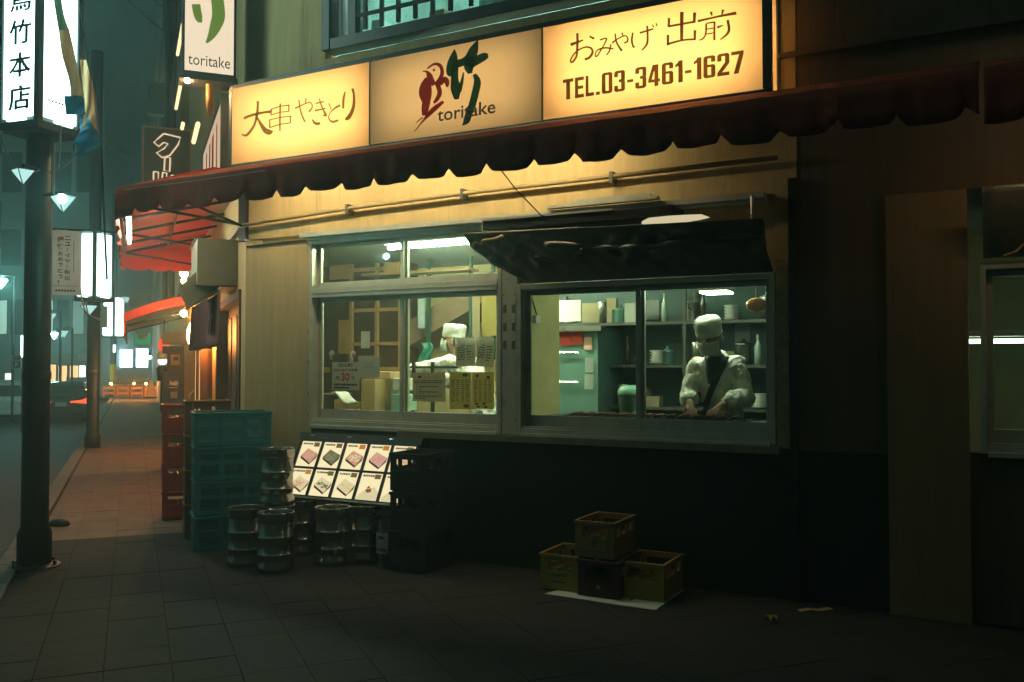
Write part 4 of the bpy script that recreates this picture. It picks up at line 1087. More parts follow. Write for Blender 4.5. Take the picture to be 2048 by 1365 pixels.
# ------------------------------------------------------------------ the two cooks
def skin_body(name, joints, edges, mat, par, voxel=.006, smooth_n=6):
    """one closed skin: overlapping ellipsoids along every bone, fused and smoothed"""
    m = MB()
    ax, ay = RU, RN
    def blob(c, r):
        r = r if isinstance(r, tuple) else (r, r)
        rz_ = min(r)
        k = len(m.v)
        n, q = (10, 7) if max(r) > .02 else (7, 5)
        for j in range(q+1):
            for i in range(n):
                a, b = 2*math.pi*i/n, math.pi*j/q
                sb = math.sin(b) if 0 < j < q else .02
                m.v.append(Vector(c)+ax*(r[0]*sb*math.cos(a))+ay*(r[1]*sb*math.sin(a))+UP*(rz_*math.cos(b)))
        m.f += [(k+j*n+i, k+j*n+(i+1) % n, k+(j+1)*n+(i+1) % n, k+(j+1)*n+i) for j in range(q) for i in range(n)]
        m.f += [tuple(range(k, k+n)), tuple(range(k+q*n, k+q*n+n))]
    for a, b in edges:
        pa, ra = joints[a]; pb, rb = joints[b]
        ra = Vector(ra if isinstance(ra, tuple) else (ra, ra)); rb = Vector(rb if isinstance(rb, tuple) else (rb, rb))
        L_ = (Vector(pb)-Vector(pa)).length
        n = max(2, int(L_/(.28*min(*ra, *rb)))+1)
        n = min(n, 14)
        for i in range(n+1):
            t = i/n
            blob(Vector(pa).lerp(Vector(pb), t), tuple(ra.lerp(rb, t)))
    o = m.build(name, mat, par, smooth=True)
    md = o.modifiers.new('fuse', 'REMESH'); md.mode = 'VOXEL'; md.voxel_size = voxel; md.use_smooth_shade = True
    sm = o.modifiers.new('smooth', 'SMOOTH'); sm.factor = .5; sm.iterations = smooth_n
    return o
def chain(*ks): return [(ks[i], ks[i+1]) for i in range(len(ks)-1)]
def hand(J, E, pre, fr, wr, knuckle, side, curl):
    """palm from wrist to knuckles, four bent fingers of unequal length and a thumb; local coords"""
    wv, kv = Vector(wr), Vector(knuckle)
    ax = (kv-wv).normalized(); sd = Vector(side).normalized(); dn = ax.cross(sd).normalized()
    if dn.z > 0: dn = -dn
    J[pre+'palm'] = (fr(*(wv+ax*.05)), (.030, .018)); E.append((pre+'wrist', pre+'palm'))
    for i, (off, ln) in enumerate(((-.030, .066), (-.010, .076), (.011, .071), (.030, .056))):
        b = wv+ax*.088+sd*off
        c = b+ax*ln*.45*math.cos(curl*.5)+dn*ln*.45*math.sin(curl*.5)
        e = c+ax*ln*.5*math.cos(curl)+dn*ln*.5*math.sin(curl)
        for nm, p, r in (('a', b, .0095), ('b', c, .0088), ('c', e, .0075)): J[f'{pre}f{i}{nm}'] = (fr(*p), r)
        E += [(pre+'palm', f'{pre}f{i}a'), (f'{pre}f{i}a', f'{pre}f{i}b'), (f'{pre}f{i}b', f'{pre}f{i}c')]
    s = -1
    b = wv+ax*.035+sd*(.034*s)+dn*.008; c = b+ax*.03+sd*(.022*s)+dn*.018; e = c+ax*.03+dn*.014
    for nm, p, r in (('a', b, .011), ('b', c, .0098), ('c', e, .0085)): J[f'{pre}t{nm}'] = (fr(*p), r)
    E += [(pre+'palm', pre+'ta'), (pre+'ta', pre+'tb'), (pre+'tb', pre+'tc')]
def cook(label, fr, loc, P, look):
    """P: joint positions in the cook's own frame (x right seen from the street, y towards the street)"""
    t = thing('person', label, 'person', loc, 0)
    J, E = {}, []
    rad = dict(pelvis=(.145, .105), waist=(.13, .10), chest=(.130, .10), collar=(.068, .058), neck=.052, head=(.076, .086), crown=(.070, .082),
               shl=.055, elbl=.043, shr=.055, elbr=.043, lwrist=.029, rwrist=.029, hipl=.085, kneel=.058, anklel=.04, toel=.035, hipr=.085, kneer=.058, ankler=.04, toer=.035)
    for k, r in rad.items(): J[k] = (fr(*P[k]), r)
    E += chain('pelvis', 'waist', 'chest', 'collar', 'neck', 'head', 'crown')
    E += chain('chest', 'shl', 'elbl', 'lwrist')+chain('chest', 'shr', 'elbr', 'rwrist')
    E += chain('pelvis', 'hipl', 'kneel', 'anklel', 'toel')+chain('pelvis', 'hipr', 'kneer', 'ankler', 'toer')
    hand(J, E, 'l', fr, P['lwrist'], P['lk'], P.get('lside', (1, 0, 0)), P.get('lcurl', .7))
    hand(J, E, 'r', fr, P['rwrist'], P['rk'], P.get('rside', (-1, 0, 0)), P.get('rcurl', .7))
    body = skin_body('body', J, E, m_skin, t, .0045, 3)
    # loose white jacket with wide sleeves
    J2 = {}
    for k, r in (('pelvis', (.155, .12)), ('waist', (.142, .115)), ('chest', (.150, .118)), ('collar', (.092, .075)), ('shl', .060), ('elbl', .068), ('shr', .062), ('elbr', .068)): J2[k] = (fr(*P[k]), r)
    for s in 'lr':
        a, b = Vector(P['elb'+s]), Vector(P[s+'wrist'])
        J2[s+'cuff'] = (fr(*a.lerp(b, .72)), .068)
    hem = Vector(P['pelvis']); J2['hem'] = (fr(hem.x, hem.y, hem.z-.16), (.175, .135))
    E2 = chain('hem', 'pelvis', 'waist', 'chest', 'collar')+chain('chest', 'shl', 'elbl', 'lcuff')+chain('chest', 'shr', 'elbr', 'rcuff')
    jac = skin_body('jacket', J2, E2, m_coat, t, .009, 8)
    tx = bpy.data.textures.new('folds', 'CLOUDS'); tx.noise_scale = .085; tx.noise_depth = 2
    dm = jac.modifiers.new('folds', 'DISPLACE'); dm.texture = tx; dm.strength = .05; dm.mid_level = .5; dm.texture_coords = 'GLOBAL'
    J3 = {k: J[k] for k in ('pelvis', 'hipl', 'kneel', 'anklel', 'hipr', 'kneer', 'ankler')}
    J3 = {k: (p, (r if not isinstance(r, tuple) else r[0]) * (1.12 if k != 'pelvis' else 1.0)) for k, (p, r) in J3.items()}
    skin_body('trousers', J3, chain('pelvis', 'hipl', 'kneel', 'anklel')+chain('pelvis', 'hipr', 'kneer', 'ankler'), m_navy, t, .009, 5)
    # head: local axes, forward = look
    hc = Vector(fr(*P['head'])); cr = Vector(fr(*P['crown']))
    up = (cr-hc).normalized(); fw = Vector(look).normalized(); fw = (fw-up*fw.dot(up)).normalized(); rt = fw.cross(up).normalized()
    hf = lambda x, y, z: hc+rt*x+fw*y+up*z
    m = MB(hf); m.lathe([(.086, .026), (.093, .030), (.0935, .055), (.092, .075), (.096, .10), (.099, .122), (.095, .138), (.084, .150), (.06, .154), (.03, .147), (.005, .143)], n=32, sq=1.10)
    cp_ = m.build('cap', m_cloth, t, smooth=True)
    sb_ = cp_.modifiers.new('sub', 'SUBSURF'); sb_.levels = sb_.render_levels = 1
    tc_ = bpy.data.textures.new('cap_folds', 'CLOUDS'); tc_.noise_scale = .06
    dc_ = cp_.modifiers.new('folds', 'DISPLACE'); dc_.texture = tc_; dc_.strength = .022; dc_.texture_coords = 'GLOBAL'
    m = MB(hf)
    m.grid(20, 8, lambda i, j: (.097*math.sin(math.pi*(.32+.3*j))*math.cos(math.pi*(-.08-.84*i)), .010+.108*math.sin(math.pi*(.32+.3*j))*math.sin(math.pi*(-.08-.84*i)), .105*math.cos(math.pi*(.32+.3*j))))
    m.build('hair', m_hair, t, smooth=True, solid=.008)
    m = MB(hf)
    m.grid(14, 8, lambda i, j: (.088*math.cos(math.pi*(.10+.8*i))*(1-.25*j*j), .018+.088*math.sin(math.pi*(.10+.8*i))*(1+.14*math.sin(math.pi*j)), .002-.095*j))
    m.build('face_mask', M('pale_mask', (.55, .62, .54), .85), t, smooth=True, solid=.003)
    for sg in (-1, 1):
        MB(hf).ball((sg*.033, .083, .025), (.013, .008, .008), 10, 6).build('eye', m_black, t, smooth=True)
        MB(hf).ball((sg*.088, -.005, -.005), (.012, .022, .034), 10, 8).build('ear', m_skin, t, smooth=True)
        m = MB(hf); m.tube([(sg*.05, .083, .042), (sg*.033, .090, .048), (sg*.016, .090, .044)], .005, 5); m.build('eyebrow', m_hair, t)
    MB(hf).ball((0, .098, .0), (.014, .02, .022), 10, 6).build('nose', m_skin, t, smooth=True)
    MB(hf).ball((0, .088, -.055), (.022, .012, .007), 10, 5).build('mouth', M('lips', (.4, .16, .13), .5), t, smooth=True)
    return t, jac
def strip_on(name, jac, par, fr, pts, wv, mat, n=14, off=.006):
    q = catmull(pts, n); m = MB(fr)
    vs_, fs = [], []
    for i, p in enumerate(q):
        for k in range(5):
            a = (k/4-.5)
            vs_.append((p[0]+wv[0]*a*p[3], p[1]+wv[1]*a*p[3], p[2]+wv[2]*a*p[3]))
    for i in range(len(q)-1):
        for k in range(4): fs.append((i*5+k, i*5+k+1, (i+1)*5+k+1, (i+1)*5+k))
    o = m.add(vs_, fs).build(name, mat, par, smooth=True)
    from mathutils.bvhtree import BVHTree         # lay the strip on the jacket
    bpy.context.view_layer.update()
    bt = BVHTree.FromObject(jac, bpy.context.evaluated_depsgraph_get())
    for p in o.data.vertices:
        hit, nrm, _, _ = bt.ray_cast(p.co+RN*.6, -RN)
        if hit is not None: p.co = hit+RN*off
    so = o.modifiers.new('thick', 'SOLIDIFY'); so.thickness = .004
    return o
CX, CV = 3.885, -.80
fr1 = lambda x, y, z: F(CX+x, CV+y, z)
P1 = dict(pelvis=(.03, -.03, .98), waist=(.02, -.01, 1.14), chest=(0, .02, 1.36), collar=(-.005, .055, 1.49), neck=(-.01, .10, 1.55), head=(-.015, .16, 1.635), crown=(-.02, .185, 1.70),
          shl=(-.150, .03, 1.455), elbl=(-.205, .07, 1.22), shr=(.150, .03, 1.455), elbr=(.215, .07, 1.22), lwrist=(-.135, .27, 1.175), rwrist=(.105, .27, 1.165), lk=(-.09, .35, 1.11), rk=(.045, .35, 1.11),
          hipl=(-.09, -.03, .90), kneel=(-.1, 0, .52), anklel=(-.1, -.02, .17), toel=(-.1, .1, .135), hipr=(.13, -.03, .90), kneer=(.13, 0, .52), ankler=(.13, -.02, .17), toer=(.13, .1, .135))
ck, jac = cook('cook in a white cap and mask bending over the grill behind the right pane', fr1, F(CX, CV, .1), P1, RN*1.0+UP*-.55+RU*-.15)
strip_on('undershirt', jac, ck, fr1, [(.0, .17, 1.525, .13), (.005, .2, 1.47, .14), (-.005, .2, 1.41, .11), (-.02, .2, 1.35, .06), (-.03, .2, 1.31, .02)], (1, 0, 0), m_navy, off=.008)
strip_on('lapel', jac, ck, fr1, [(.075, .12, 1.50, .045), (.055, .18, 1.42, .055), (.015, .2, 1.33, .06), (-.035, .2, 1.23, .06), (-.085, .2, 1.12, .06), (-.12, .2, 1.02, .055)], (1, 0, .3), m_navy, off=.013)
WX, WV = 1.52, -1.12
fr2_ = lambda x, y, z: F(WX+x, WV+y, z)
P2_ = dict(pelvis=(.16, -.10, .96), waist=(.13, -.08, 1.14), chest=(.03, -.03, 1.36), collar=(-.05, 0, 1.49), neck=(-.075, .015, 1.56), head=(-.10, .02, 1.655), crown=(-.095, .02, 1.725),
           shl=(-.08, .13, 1.47), elbl=(-.33, .16, 1.41), shr=(.03, -.17, 1.45), elbr=(-.16, -.2, 1.30), lwrist=(-.52, .10, 1.375), rwrist=(-.42, -.13, 1.30), lk=(-.60, .08, 1.34), rk=(-.5, -.1, 1.27), lside=(0, 1, 0), rside=(0, 1, 0),
           hipl=(.15, .0, .90), kneel=(.13, .02, .52), anklel=(.16, .0, .17), toel=(.05, .02, .135), hipr=(.17, -.2, .90), kneer=(.15, -.18, .52), ankler=(.18, -.2, .17), toer=(.07, -.2, .135))
wk, jac2 = cook('cook in a white cap seen from the side, reaching left behind the middle pane', fr2_, F(WX, WV, .1), P2_, RU*-1.0+RN*.35+UP*-.35)

# ------------------------------------------------------------------ lit menu board leaning under the left window
mt_, mb_ = fac(605, 880, .14), fac(583, 988, .34)
u0, u1 = .765, 1.885
zt, zb_ = mt_[1], mb_[1]
def mfr(x, y, z):                                # x along, z up the slope 0..1, y proud of it
    k = z
    return F(x, .34-.20*k+y*.9, zb_+(zt-zb_)*k+y*.4)
menu = thing('menu_board', 'backlit menu board of ten food photos leaning against the wall under the window', 'menu board', F(1.3, .25, zb_), A_R)
MB(mfr).box(u0-.03, u1+.03, -.09, -.012, -.06, 1.14).build('case', m_black, menu, bevel=.004)
E_menu = EM('menu_backlight', (1, .86, .50), .54)
MB(mfr).box(u0-.015, u1+.015, -.004, .014, -.055, -.03).build('bottom_rail', m_alu, menu)
m = MB(mfr)
for u in (u0+.08, u0+.45, u0+.85): m.box(u, u+.04, .0, .012, 1.08, 1.095)
m.build('clip', m_steel, menu)
m = MB(mfr)
nC = 5; cw = (u1-u0)/nC
for i in range(nC+1): m.box(u0+i*cw-.011, u0+i*cw+.011, -.012, .008, -.03, 1.0)
for z in (-.02, .49, 1.0): m.box(u0-.011, u1+.011, -.0115, .0075, z-.018, z+.018)
m.box(u0-.03, u1+.03, -.012, .009, 1.02, 1.14)
m.build('frame_grid', m_black, menu)
cols = {'salmon': (.70, .33, .20), 'seaweed': (.17, .17, .09), 'rice': (.80, .70, .40), 'pink': (.72, .40, .32), 'egg': (.82, .60, .24), 'brown': (.30, .10, .025), 'green': (.26, .27, .12), 'tray': (.05, .03, .02), 'tag': (.55, .22, .04), 'dtag': (.16, .11, .04), 'shade': (.62, .55, .36)}
EP = {k: EM('print_'+k, c, .50) for k, c in cols.items()}
specs = [('salmon', 'pink', 'dtag'), ('seaweed', 'green', 'dtag'), ('salmon', 'rice', 'tag'), ('pink', 'salmon', 'tag'), ('egg', 'pink', 'dtag'), ('rice', 'salmon', 'tag'), ('rice', 'seaweed', 'dtag'), ('rice', 'egg', 'dtag'), ('egg', 'brown', 'dtag'), ('egg', 'salmon', 'dtag')]
for k, (c1, c2, tg) in enumerate(specs):
    i, j = k % 5, k//5
    xa, xb = u0+i*cw+.012, u0+(i+1)*cw-.012
    za, zb2 = (.51, .98) if j == 0 else (.0, .47)
    p = MB(mfr).box(xa, xb, -.011, -.004, za, zb2).build('photo_panel', E_menu, menu)
    L_ = lambda a, b: (xa+(xb-xa)*a, za+(zb2-za)*b)
    rr = random.Random(k+20)
    def pol(pts, mat, nm, y):
        MB(mfr).poly([(*[L_(a, b)[0]], y, L_(a, b)[1]) for a, b in pts]).build(nm, mat, p)
    if c1 != 'egg' or j == 0:
        pol([(.12, .42), (.38, .72), (.95, .52), (.92, .36), (.66, .08), (.14, .32)], EP['tray'], 'tray_print', -.0032)
        pol([(.13, .41), (.38, .715), (.95, .525), (.69, .14)], EP[c1], 'food_print', -.0024)
    else:
        pol([(.0, .0), (1, .0), (1, .28), (.75, .5), (.4, .42), (.1, .2)], EP['rice'], 'food_print', -.0030)
    m = MB(mfr)
    for q in range(16):
        a, b = rr.uniform(.3, .76), rr.uniform(.32, .56)
        s1, s2 = rr.uniform(.03, .08), rr.uniform(.02, .045)
        if c1 == 'egg' and j: a, b = rr.uniform(.4, .65), rr.uniform(.3, .5)
        m.poly([(L_(a+s1*math.cos(w_), b+s2*math.sin(w_))[0], -.0018+q*.0001, L_(a+s1*math.cos(w_), b+s2*math.sin(w_))[1]) for w_ in [1.05*z for z in range(6)]])
    m.build('topping_print', EP[c2], p)
    pol([(.62, .80), (.9, .80), (.9, .97), (.62, .97)], EP[tg], 'price_print', -.0024)
    m = MB(mfr)
    x = .08
    while x < .55:
        wd = rr.uniform(.03, .09); m.poly([(L_(x, .87)[0], -.0022, L_(x, .87)[1]), (L_(x+wd, .87)[0], -.0022, L_(x+wd, .87)[1]), (L_(x+wd, .94)[0], -.0022, L_(x+wd, .94)[1]), (L_(x, .94)[0], -.0022, L_(x, .94)[1])]); x += wd+.02
    m.build('title_print', m_ink_g, p)
stand = thing('board_stand', 'dark plank shelf under the lit menu board', 'stand', F(1.3, .2, 0), A_R)
MB(F).box(.76, 1.9, .06, .36, zb_-.095, zb_-.062).build('plank', m_wood_dk, stand)
for u in (.78, 1.84):
    for v_ in (.08, .30): MB(F).box(u, u+.04, v_, v_+.04, 0, zb_-.097).build('leg', m_wood_dk, stand)

# ------------------------------------------------------------------ kegs
def make_keg():
    t = thing('keg', 'x', 'keg', (0, 0, 0), 0, 'steel beer kegs')
    r, h = .128, .415
    pr = [(r*.93, 0), (r, .008), (r, .05), (r*.92, .060), (r*.92, .112), (r*.98, .118), (r*1.0, .125), (r*.98, .132), (r*.92, .138), (r*.92, .232)]
    pr += [(r*.98, .238), (r, .245), (r*.98, .252), (r*.92, .258), (r*.92, .335), (r*.88, .352), (r*.6, .365), (r*.2, .368), (.02, .368)]
    MB().lathe(pr, n=36).build('barrel', m_keg, t, smooth=True)
    MB().lathe([(r*.90, .345), (r*.97, .345), (r*.985, .37), (r*.985, h-.01), (r, h-.005), (r, h), (r*.95, h), (r*.945, h-.01), (r*.93, .352)], n=36).build('rim', m_keg, t, smooth=True)
    MB().lathe([(.028, .366), (.028, .385), (.02, .39), (.004, .39)], n=14).build('valve', m_steel, t, smooth=True)
    return t
keg = make_keg()
def kpos(px, py, z=0):
    p = gnd(px, py, z); d = Vector((p.x, p.y, 0)).normalized()
    return p+d*.125
base = kpos(600, 1114)
base2 = dep(556, 800, 6.66); base2.z = 0
spots = [(kpos(490, 1137), 'keg at the left end, half behind the front keg'), (kpos(551, 1150), 'front keg standing closest to the street'), (base, 'keg in the gap between the front keg and the third photo of the menu board'),
         (kpos(665, 1136), 'keg right of the gap, under the third photo of the menu board'), (kpos(728, 1129), 'right hand keg next to the white labelled bag')]
for i, (p, lb) in enumerate(spots):
    o = keg if i == 0 else copy_tree(keg)
    place(o, p, random.random()*6, lb)
o = copy_tree(keg); place(o, base2, 1, 'keg almost hidden behind the front keg, carrying another keg')
o = copy_tree(keg); place(o, base2+Vector((-.005, .0, .416)), 2, 'keg raised on top of another keg beside the teal crates')

# ------------------------------------------------------------------ crates
def crate(label, mat, W, Dp, H, style, group=None):
    """open plastic crate, origin at the bottom centre; front is +y"""
    t = thing('crate', label, 'crate', (0, 0, 0), 0, group)
    k = .012
    x, y = W/2, Dp/2
    m = MB()
    m.box(-x+.01, x-.01, -y+.01, y-.01, .005, .02)
    if style == 'beer':
        for a in (-1, 1):
            # front and back: low panel, posts, top band, gap for the hand between them
            m.box(-x+k, x-k, a*y-(k if a > 0 else 0), a*y+(0 if a > 0 else k), .01, H*.56)
            m.box(-x+.05, x-.05, a*y-(0 if a > 0 else -.0)-(0.0), a*y+a*.003, H*.12, H*.53)
            m.box(-x+.001, -x+.05, a*y-(k if a > 0 else -.001), a*y+(-.001 if a > 0 else k), H*.56, H*.84); m.box(x-.05, x-.001, a*y-(k if a > 0 else -.001), a*y+(-.001 if a > 0 else k), H*.56, H*.84)
            m.box(-x+.001, x-.001, a*y-(k if a > 0 else -.001), a*y+(-.001 if a > 0 else k), H*.84, H-.012)
            xx = a*x
            m.box(min(xx, xx-a*k), max(xx, xx-a*k), -y, y, .01, H*.62)
            for yy in (-y+.002, -y*.36, y*.28, y-.042): m.box(min(xx, xx-a*k)+.0005, max(xx, xx-a*k)-.0005, yy, yy+.04, H*.62, H*.84)
            m.box(min(xx, xx-a*k)+.0005, max(xx, xx-a*k)-.0005, -y+.002, y-.002, H*.84, H-.012)
        m.build('body', mat, t, bevel=.003)
        m = MB()
        for i in range(1, 3): m.box(-x+i*2*x/3-.004, -x+i*2*x/3+.004, -y+k, y-k, .02, H*.55)
        for i in range(1, 4): m.box(-x+k, x-k, -y+i*2*y/4-.004, -y+i*2*y/4+.004, .021, H*.55)
        m.build('divider', mat, t)
    else:
        nx, nz = 30, 13
        def lat(m, p0, ex, ez, n):
            for i in range(n):
                pass
        bx_, bz = .05, .045
        for a in (-1, 1):
            yy0, yy1 = a*y-(k if a > 0 else 0), a*y+(0 if a > 0 else k)
            xx0, xx1 = a*x-(k if a > 0 else 0), a*x+(0 if a > 0 else k)
            for f in (0, 1/3, 2/3, 1):
                c = -x+.022+f*(2*x-.044); m.box(c-.02, c+.02, yy0, yy1, .01, H-.02)
                c = -y+.032+f*(2*y-.064); m.box(xx0+.0004, xx1-.0004, c-.018, c+.018, .01, H-.02)
            for z in (.01, H*.48, H-.055):
                m.box(-x+.002, x-.002, yy0+.001, yy1-.001, z, z+.034); m.box(xx0+.0014, xx1-.0014, -y+.012, y-.012, z, z+.034)
        m.build('body', mat, t, bevel=.002)
        for a in (-1, 1):
            m = MB()
            yc = a*(y-k/2)
            n_ = 44
            for s in (-1, 1):
                for i in range(n_):
                    xa = -x+.02+(2*x-.04)*i/n_
                    for (za, zb) in ((.044, H*.48), (H*.48+.034, H-.055)):
                        hh_ = zb-za
                        xb_ = xa+s*hh_
                        if abs(xb_) < x-.02: m.tube([(xa, yc+s*.0015, za), (xb_, yc+s*.0015, zb)], .0021, 3, cap=False)
            m.build('mesh_panel', mat, t)
    m = MB()
    e = .007
    m.box(-x-e, x+e, -y-e, -y+.012, H-.02, H); m.box(-x-e, x+e, y-.012, y+e, H-.02, H); m.box(-x-e, -x+.012, -y+.0121, y-.0121, H-.02, H); m.box(x-.012, x+e, -y+.0121, y-.0121, H-.02, H)
    m.build('rim', mat, t, bevel=.003)
    return t
FN = A_R+math.pi                                  # +y of a crate turned to face out of the shop front
def fwd_rz(v): return math.atan2(v.y, v.x)-math.pi/2
rz_f = fwd_rz(RN); rz_s = fwd_rz(-SS)
BH = .235
def cg(px, py, u_w=.265, dpt=.37, z=0):
    p = gnd(px, py, z); u, v = (p-C0).dot(RU), (p-C0).dot(RN)
    return F(u, v-dpt/2-.005, z)
g_b = 'beer crates on the pale cardboard'
cL = crate('yellow crate at the left foot of the small pyramid of four', m_yellowp, .265, .37, BH, 'beer', g_b)
place(cL, cg(1117, 1184), rz_f)
cR = crate('yellow crate with a blank ribbed front at the right foot of the pyramid', m_yellowp, .29, .37, BH, 'beer', g_b)
place(cR, cg(1282, 1203), rz_f)
cM = crate('dark maroon crate with a small star in the middle of the pyramid', m_maroonp, .275, .37, BH, 'beer', g_b)
pM = cg(1196, 1199)
place(cM, pM, rz_f)
cT = crate('tan crate on top of the small pyramid', m_tanp, .265, .37, BH, 'beer', g_b)
pT = F((pM-C0).dot(RU)-.035, (pM-C0).dot(RN)-.02, BH+.001)
place(cT, pT, rz_f)
def star(m, cx, cz, r, y):
    m.poly([(cx+(r if k % 2 == 0 else r*.42)*math.sin(k*math.pi/5), y, cz+(r if k % 2 == 0 else r*.42)*math.cos(k*math.pi/5)) for k in range(10)])
FY = .37/2+.0042
m = MB(); star(m, 0, .075, .02, FY); m.build('star_emblem', M('gold_print', (.45, .28, .05), .5), cM)
m = MB(lambda x, y, z: Vector((-x, y, z))); m.text('Asahi', -.05, .05, .095, .12, FY); m.box(-.05, .05, FY-.001, FY, .055, .068); m.build('print', m_ink_g, cL)
m = MB(); m.lathe([(.012, 0), (.018, .03), (.008, .05), (.012, .06), (.004, .072)], n=10)
m.v = [Vector((p.x, FY+.001+p.y*.02, p.z+.078)) for p in m.v]; m.box(-.07, .07, FY-.001, FY, .045, .053); m.build('print', m_ink_g, cT)
# cardboard under them
cbm = M('pale_cardboard', (.50, .54, .44), .85, var=.1, scale=4)
for k, pts in enumerate((((1090, 1190), (1122, 1181), (1240, 1160), (1262, 1203), (1219, 1210)), ((1221, 1210.5), (1264, 1203.5), (1290, 1168), (1368, 1182), (1311, 1223)))):
    ps = [gnd(x, y) for x, y in pts]
    m = MB(); m.prism([(p.x, p.y, .004) for p in ps], (0, 0, .004))
    tag(m.build('cardboard_sheet', cbm), ('left' if k == 0 else 'right')+' hand sheet of pale cardboard lying under the beer crates', 'cardboard')
# teal mesh crates
TW, TD, TH = .586, .36, .2685
p = gnd(395, 1105)
cen = p - SN*(TW/2-.035) + SS*TD/2
tc = crate('topmost teal mesh crate of the stack at the corner', m_teal, TW, TD, TH, 'mesh', 'teal mesh crates stacked at the corner')
place(tc, cen+UP*(3*TH), rz_s)
for k, lb in ((2, 'second teal mesh crate from the top at the corner'), (1, 'third teal mesh crate from the top at the corner'), (0, 'bottom teal mesh crate of the stack at the corner')):
    o = copy_tree(tc); place(o, cen+UP*(k*TH)+SN*random.uniform(-.012, .012), rz_s+random.uniform(-.02, .02), lb)
m = MB(); m.add([(.02, TD/2-.02, .21), (.07, TD/2-.02, .245), (.13, TD/2-.02, .235), (.12, TD/2-.02, .215)], [(0, 1, 2, 3)])
m.v = [tc.matrix_basis @ q for q in m.v]
tag(m.build('paper_scrap', m_paper, solid=.001), 'crumpled white scrap inside the topmost teal crate', 'paper')
# brown crates with yellow corner strips
bcen = S(.06, .30, 0)
bc = crate('topmost brown crate with thin yellow edges, behind the teal stack', m_brownp, .36, .30, .285, 'beer', 'brown crates behind the teal stack')
m = MB(); m.box(-.185, -.175, .152, .16, 0, .285); m.box(.12, .13, .152, .16, .1, .285); m.box(-.187, .187, .152, .162, .28, .292); m.build('yellow_strip', m_yellowp, bc)
place(bc, bcen+UP*.858, rz_s)
for k, lb in ((2, 'second brown crate from the top behind the teal stack'), (1, 'third brown crate from the top behind the teal stack'), (0, 'bottom brown crate behind the teal stack')):
    o = copy_tree(bc); place(o, bcen+UP*(k*.286), rz_s, lb)
# red crates by the door
rcen = S(1.12, .42, 0)
rc_ = crate('topmost red beer crate by the side door', m_redp, .42, .36, .268, 'beer', 'red beer crates by the side door')
m = MB(); star(m, 0, .08, .022, .185); m.build('star_emblem', m_white, rc_)
place(rc_, rcen+UP*.807, rz_s)
for k, lb in ((2, 'second red crate from the top by the side door'), (1, 'third red crate from the top by the side door'), (0, 'bottom red crate of the stack by the side door')):
    o = copy_tree(rc_); place(o, rcen+UP*(k*.269)+SN*random.uniform(-.015, .015), rz_s+random.uniform(-.03, .03), lb)
# dark crates right of the menu board
du, dv = 2.02, .51
dc = crate('topmost dark brown crate of the stack right of the menu board', M('black_brown_plastic', (.016, .011, .009), .6, var=.2, scale=8), .30, .37, .275, 'beer', 'dark crates right of the menu board')
place(dc, F(du+.03, dv-.18, .552), rz_f)
for k, lb in ((1, 'middle dark crate of the stack right of the menu board'), (0, 'bottom dark crate of the stack right of the menu board')):
    o = copy_tree(dc); place(o, F(du+.03, dv-.18, k*.276), rz_f, lb)
# labelled translucent bag next to the kegs
bg = thing('labelled_bag', 'grey plastic sack with a pale printed label standing right of the kegs', 'sack', kpos(777, 1140), A_R)
bp_ = kpos(777, 1140); bu, bv = (bp_-C0).dot(RU), (bp_-C0).dot(RN)
m = MB(lambda x, y, z: F(bu+x, bv+y, z))
m.grid(24, 12, lambda i, j: ((.075+.012*math.sin(i*25+j*5))*math.cos(2*math.pi*i)*(1-.15*j), (.075+.01*math.sin(i*31))*math.sin(2*math.pi*i)*(1-.15*j), .335*j))
m.build('sack', M('grey_film', (.12, .12, .11), .3), bg, smooth=True)
m = MB(lambda x, y, z: F(bu+x, bv+y, z))
m.grid(10, 4, lambda i, j: (.0875*math.sin(-.9+1.5*i), .0875*math.cos(-.9+1.5*i)*1.0, .10+.15*j)); m.build('label', m_paper, bg, smooth=True)
m = MB(lambda x, y, z: F(bu+x, bv+y, z))
for (r0, r1, z0_, z1_) in ((-.4, .25, .205, .225), (-.6, .45, .12, .138)):
    m.grid(8, 1, lambda i, j: (.0893*math.sin(r0+(r1-r0)*i), .0893*math.cos(r0+(r1-r0)*i), z0_+(z1_-z0_)*j))
m.build('label_print', m_ink_g, bg)
# litter
p = gnd(1630, 1223); m = MB(turned(p+UP*.006, .12)); m.grid(6, 3, lambda i, j: (-.10+.2*i, -.025+.05*j, .008*math.sin(i*5)**2+.001)); m.build
tag(m.build('paper_litter', m_paper_b, solid=.001), 'flat printed paper strip littering the ground at the right', 'litter')
p = gnd(1543, 1246); m = MB(turned(p+UP*.01, .6)); m.grid(5, 5, lambda i, j: (-.03+.06*i, -.02+.05*j, .03*abs(math.sin(i*4+j*3))+.002))
tag(m.build('wrapper', m_yellowp, solid=.001), 'small crumpled yellow wrapper on the dark ground', 'litter')
p = gnd(118, 1052); m = MB(); m.ball((p.x, p.y, .02), (.10, .06, .045), 10, 6)
tag(m.build('stone_block', m_black), 'dark lump lying on the pavement near the big pole', 'weight')

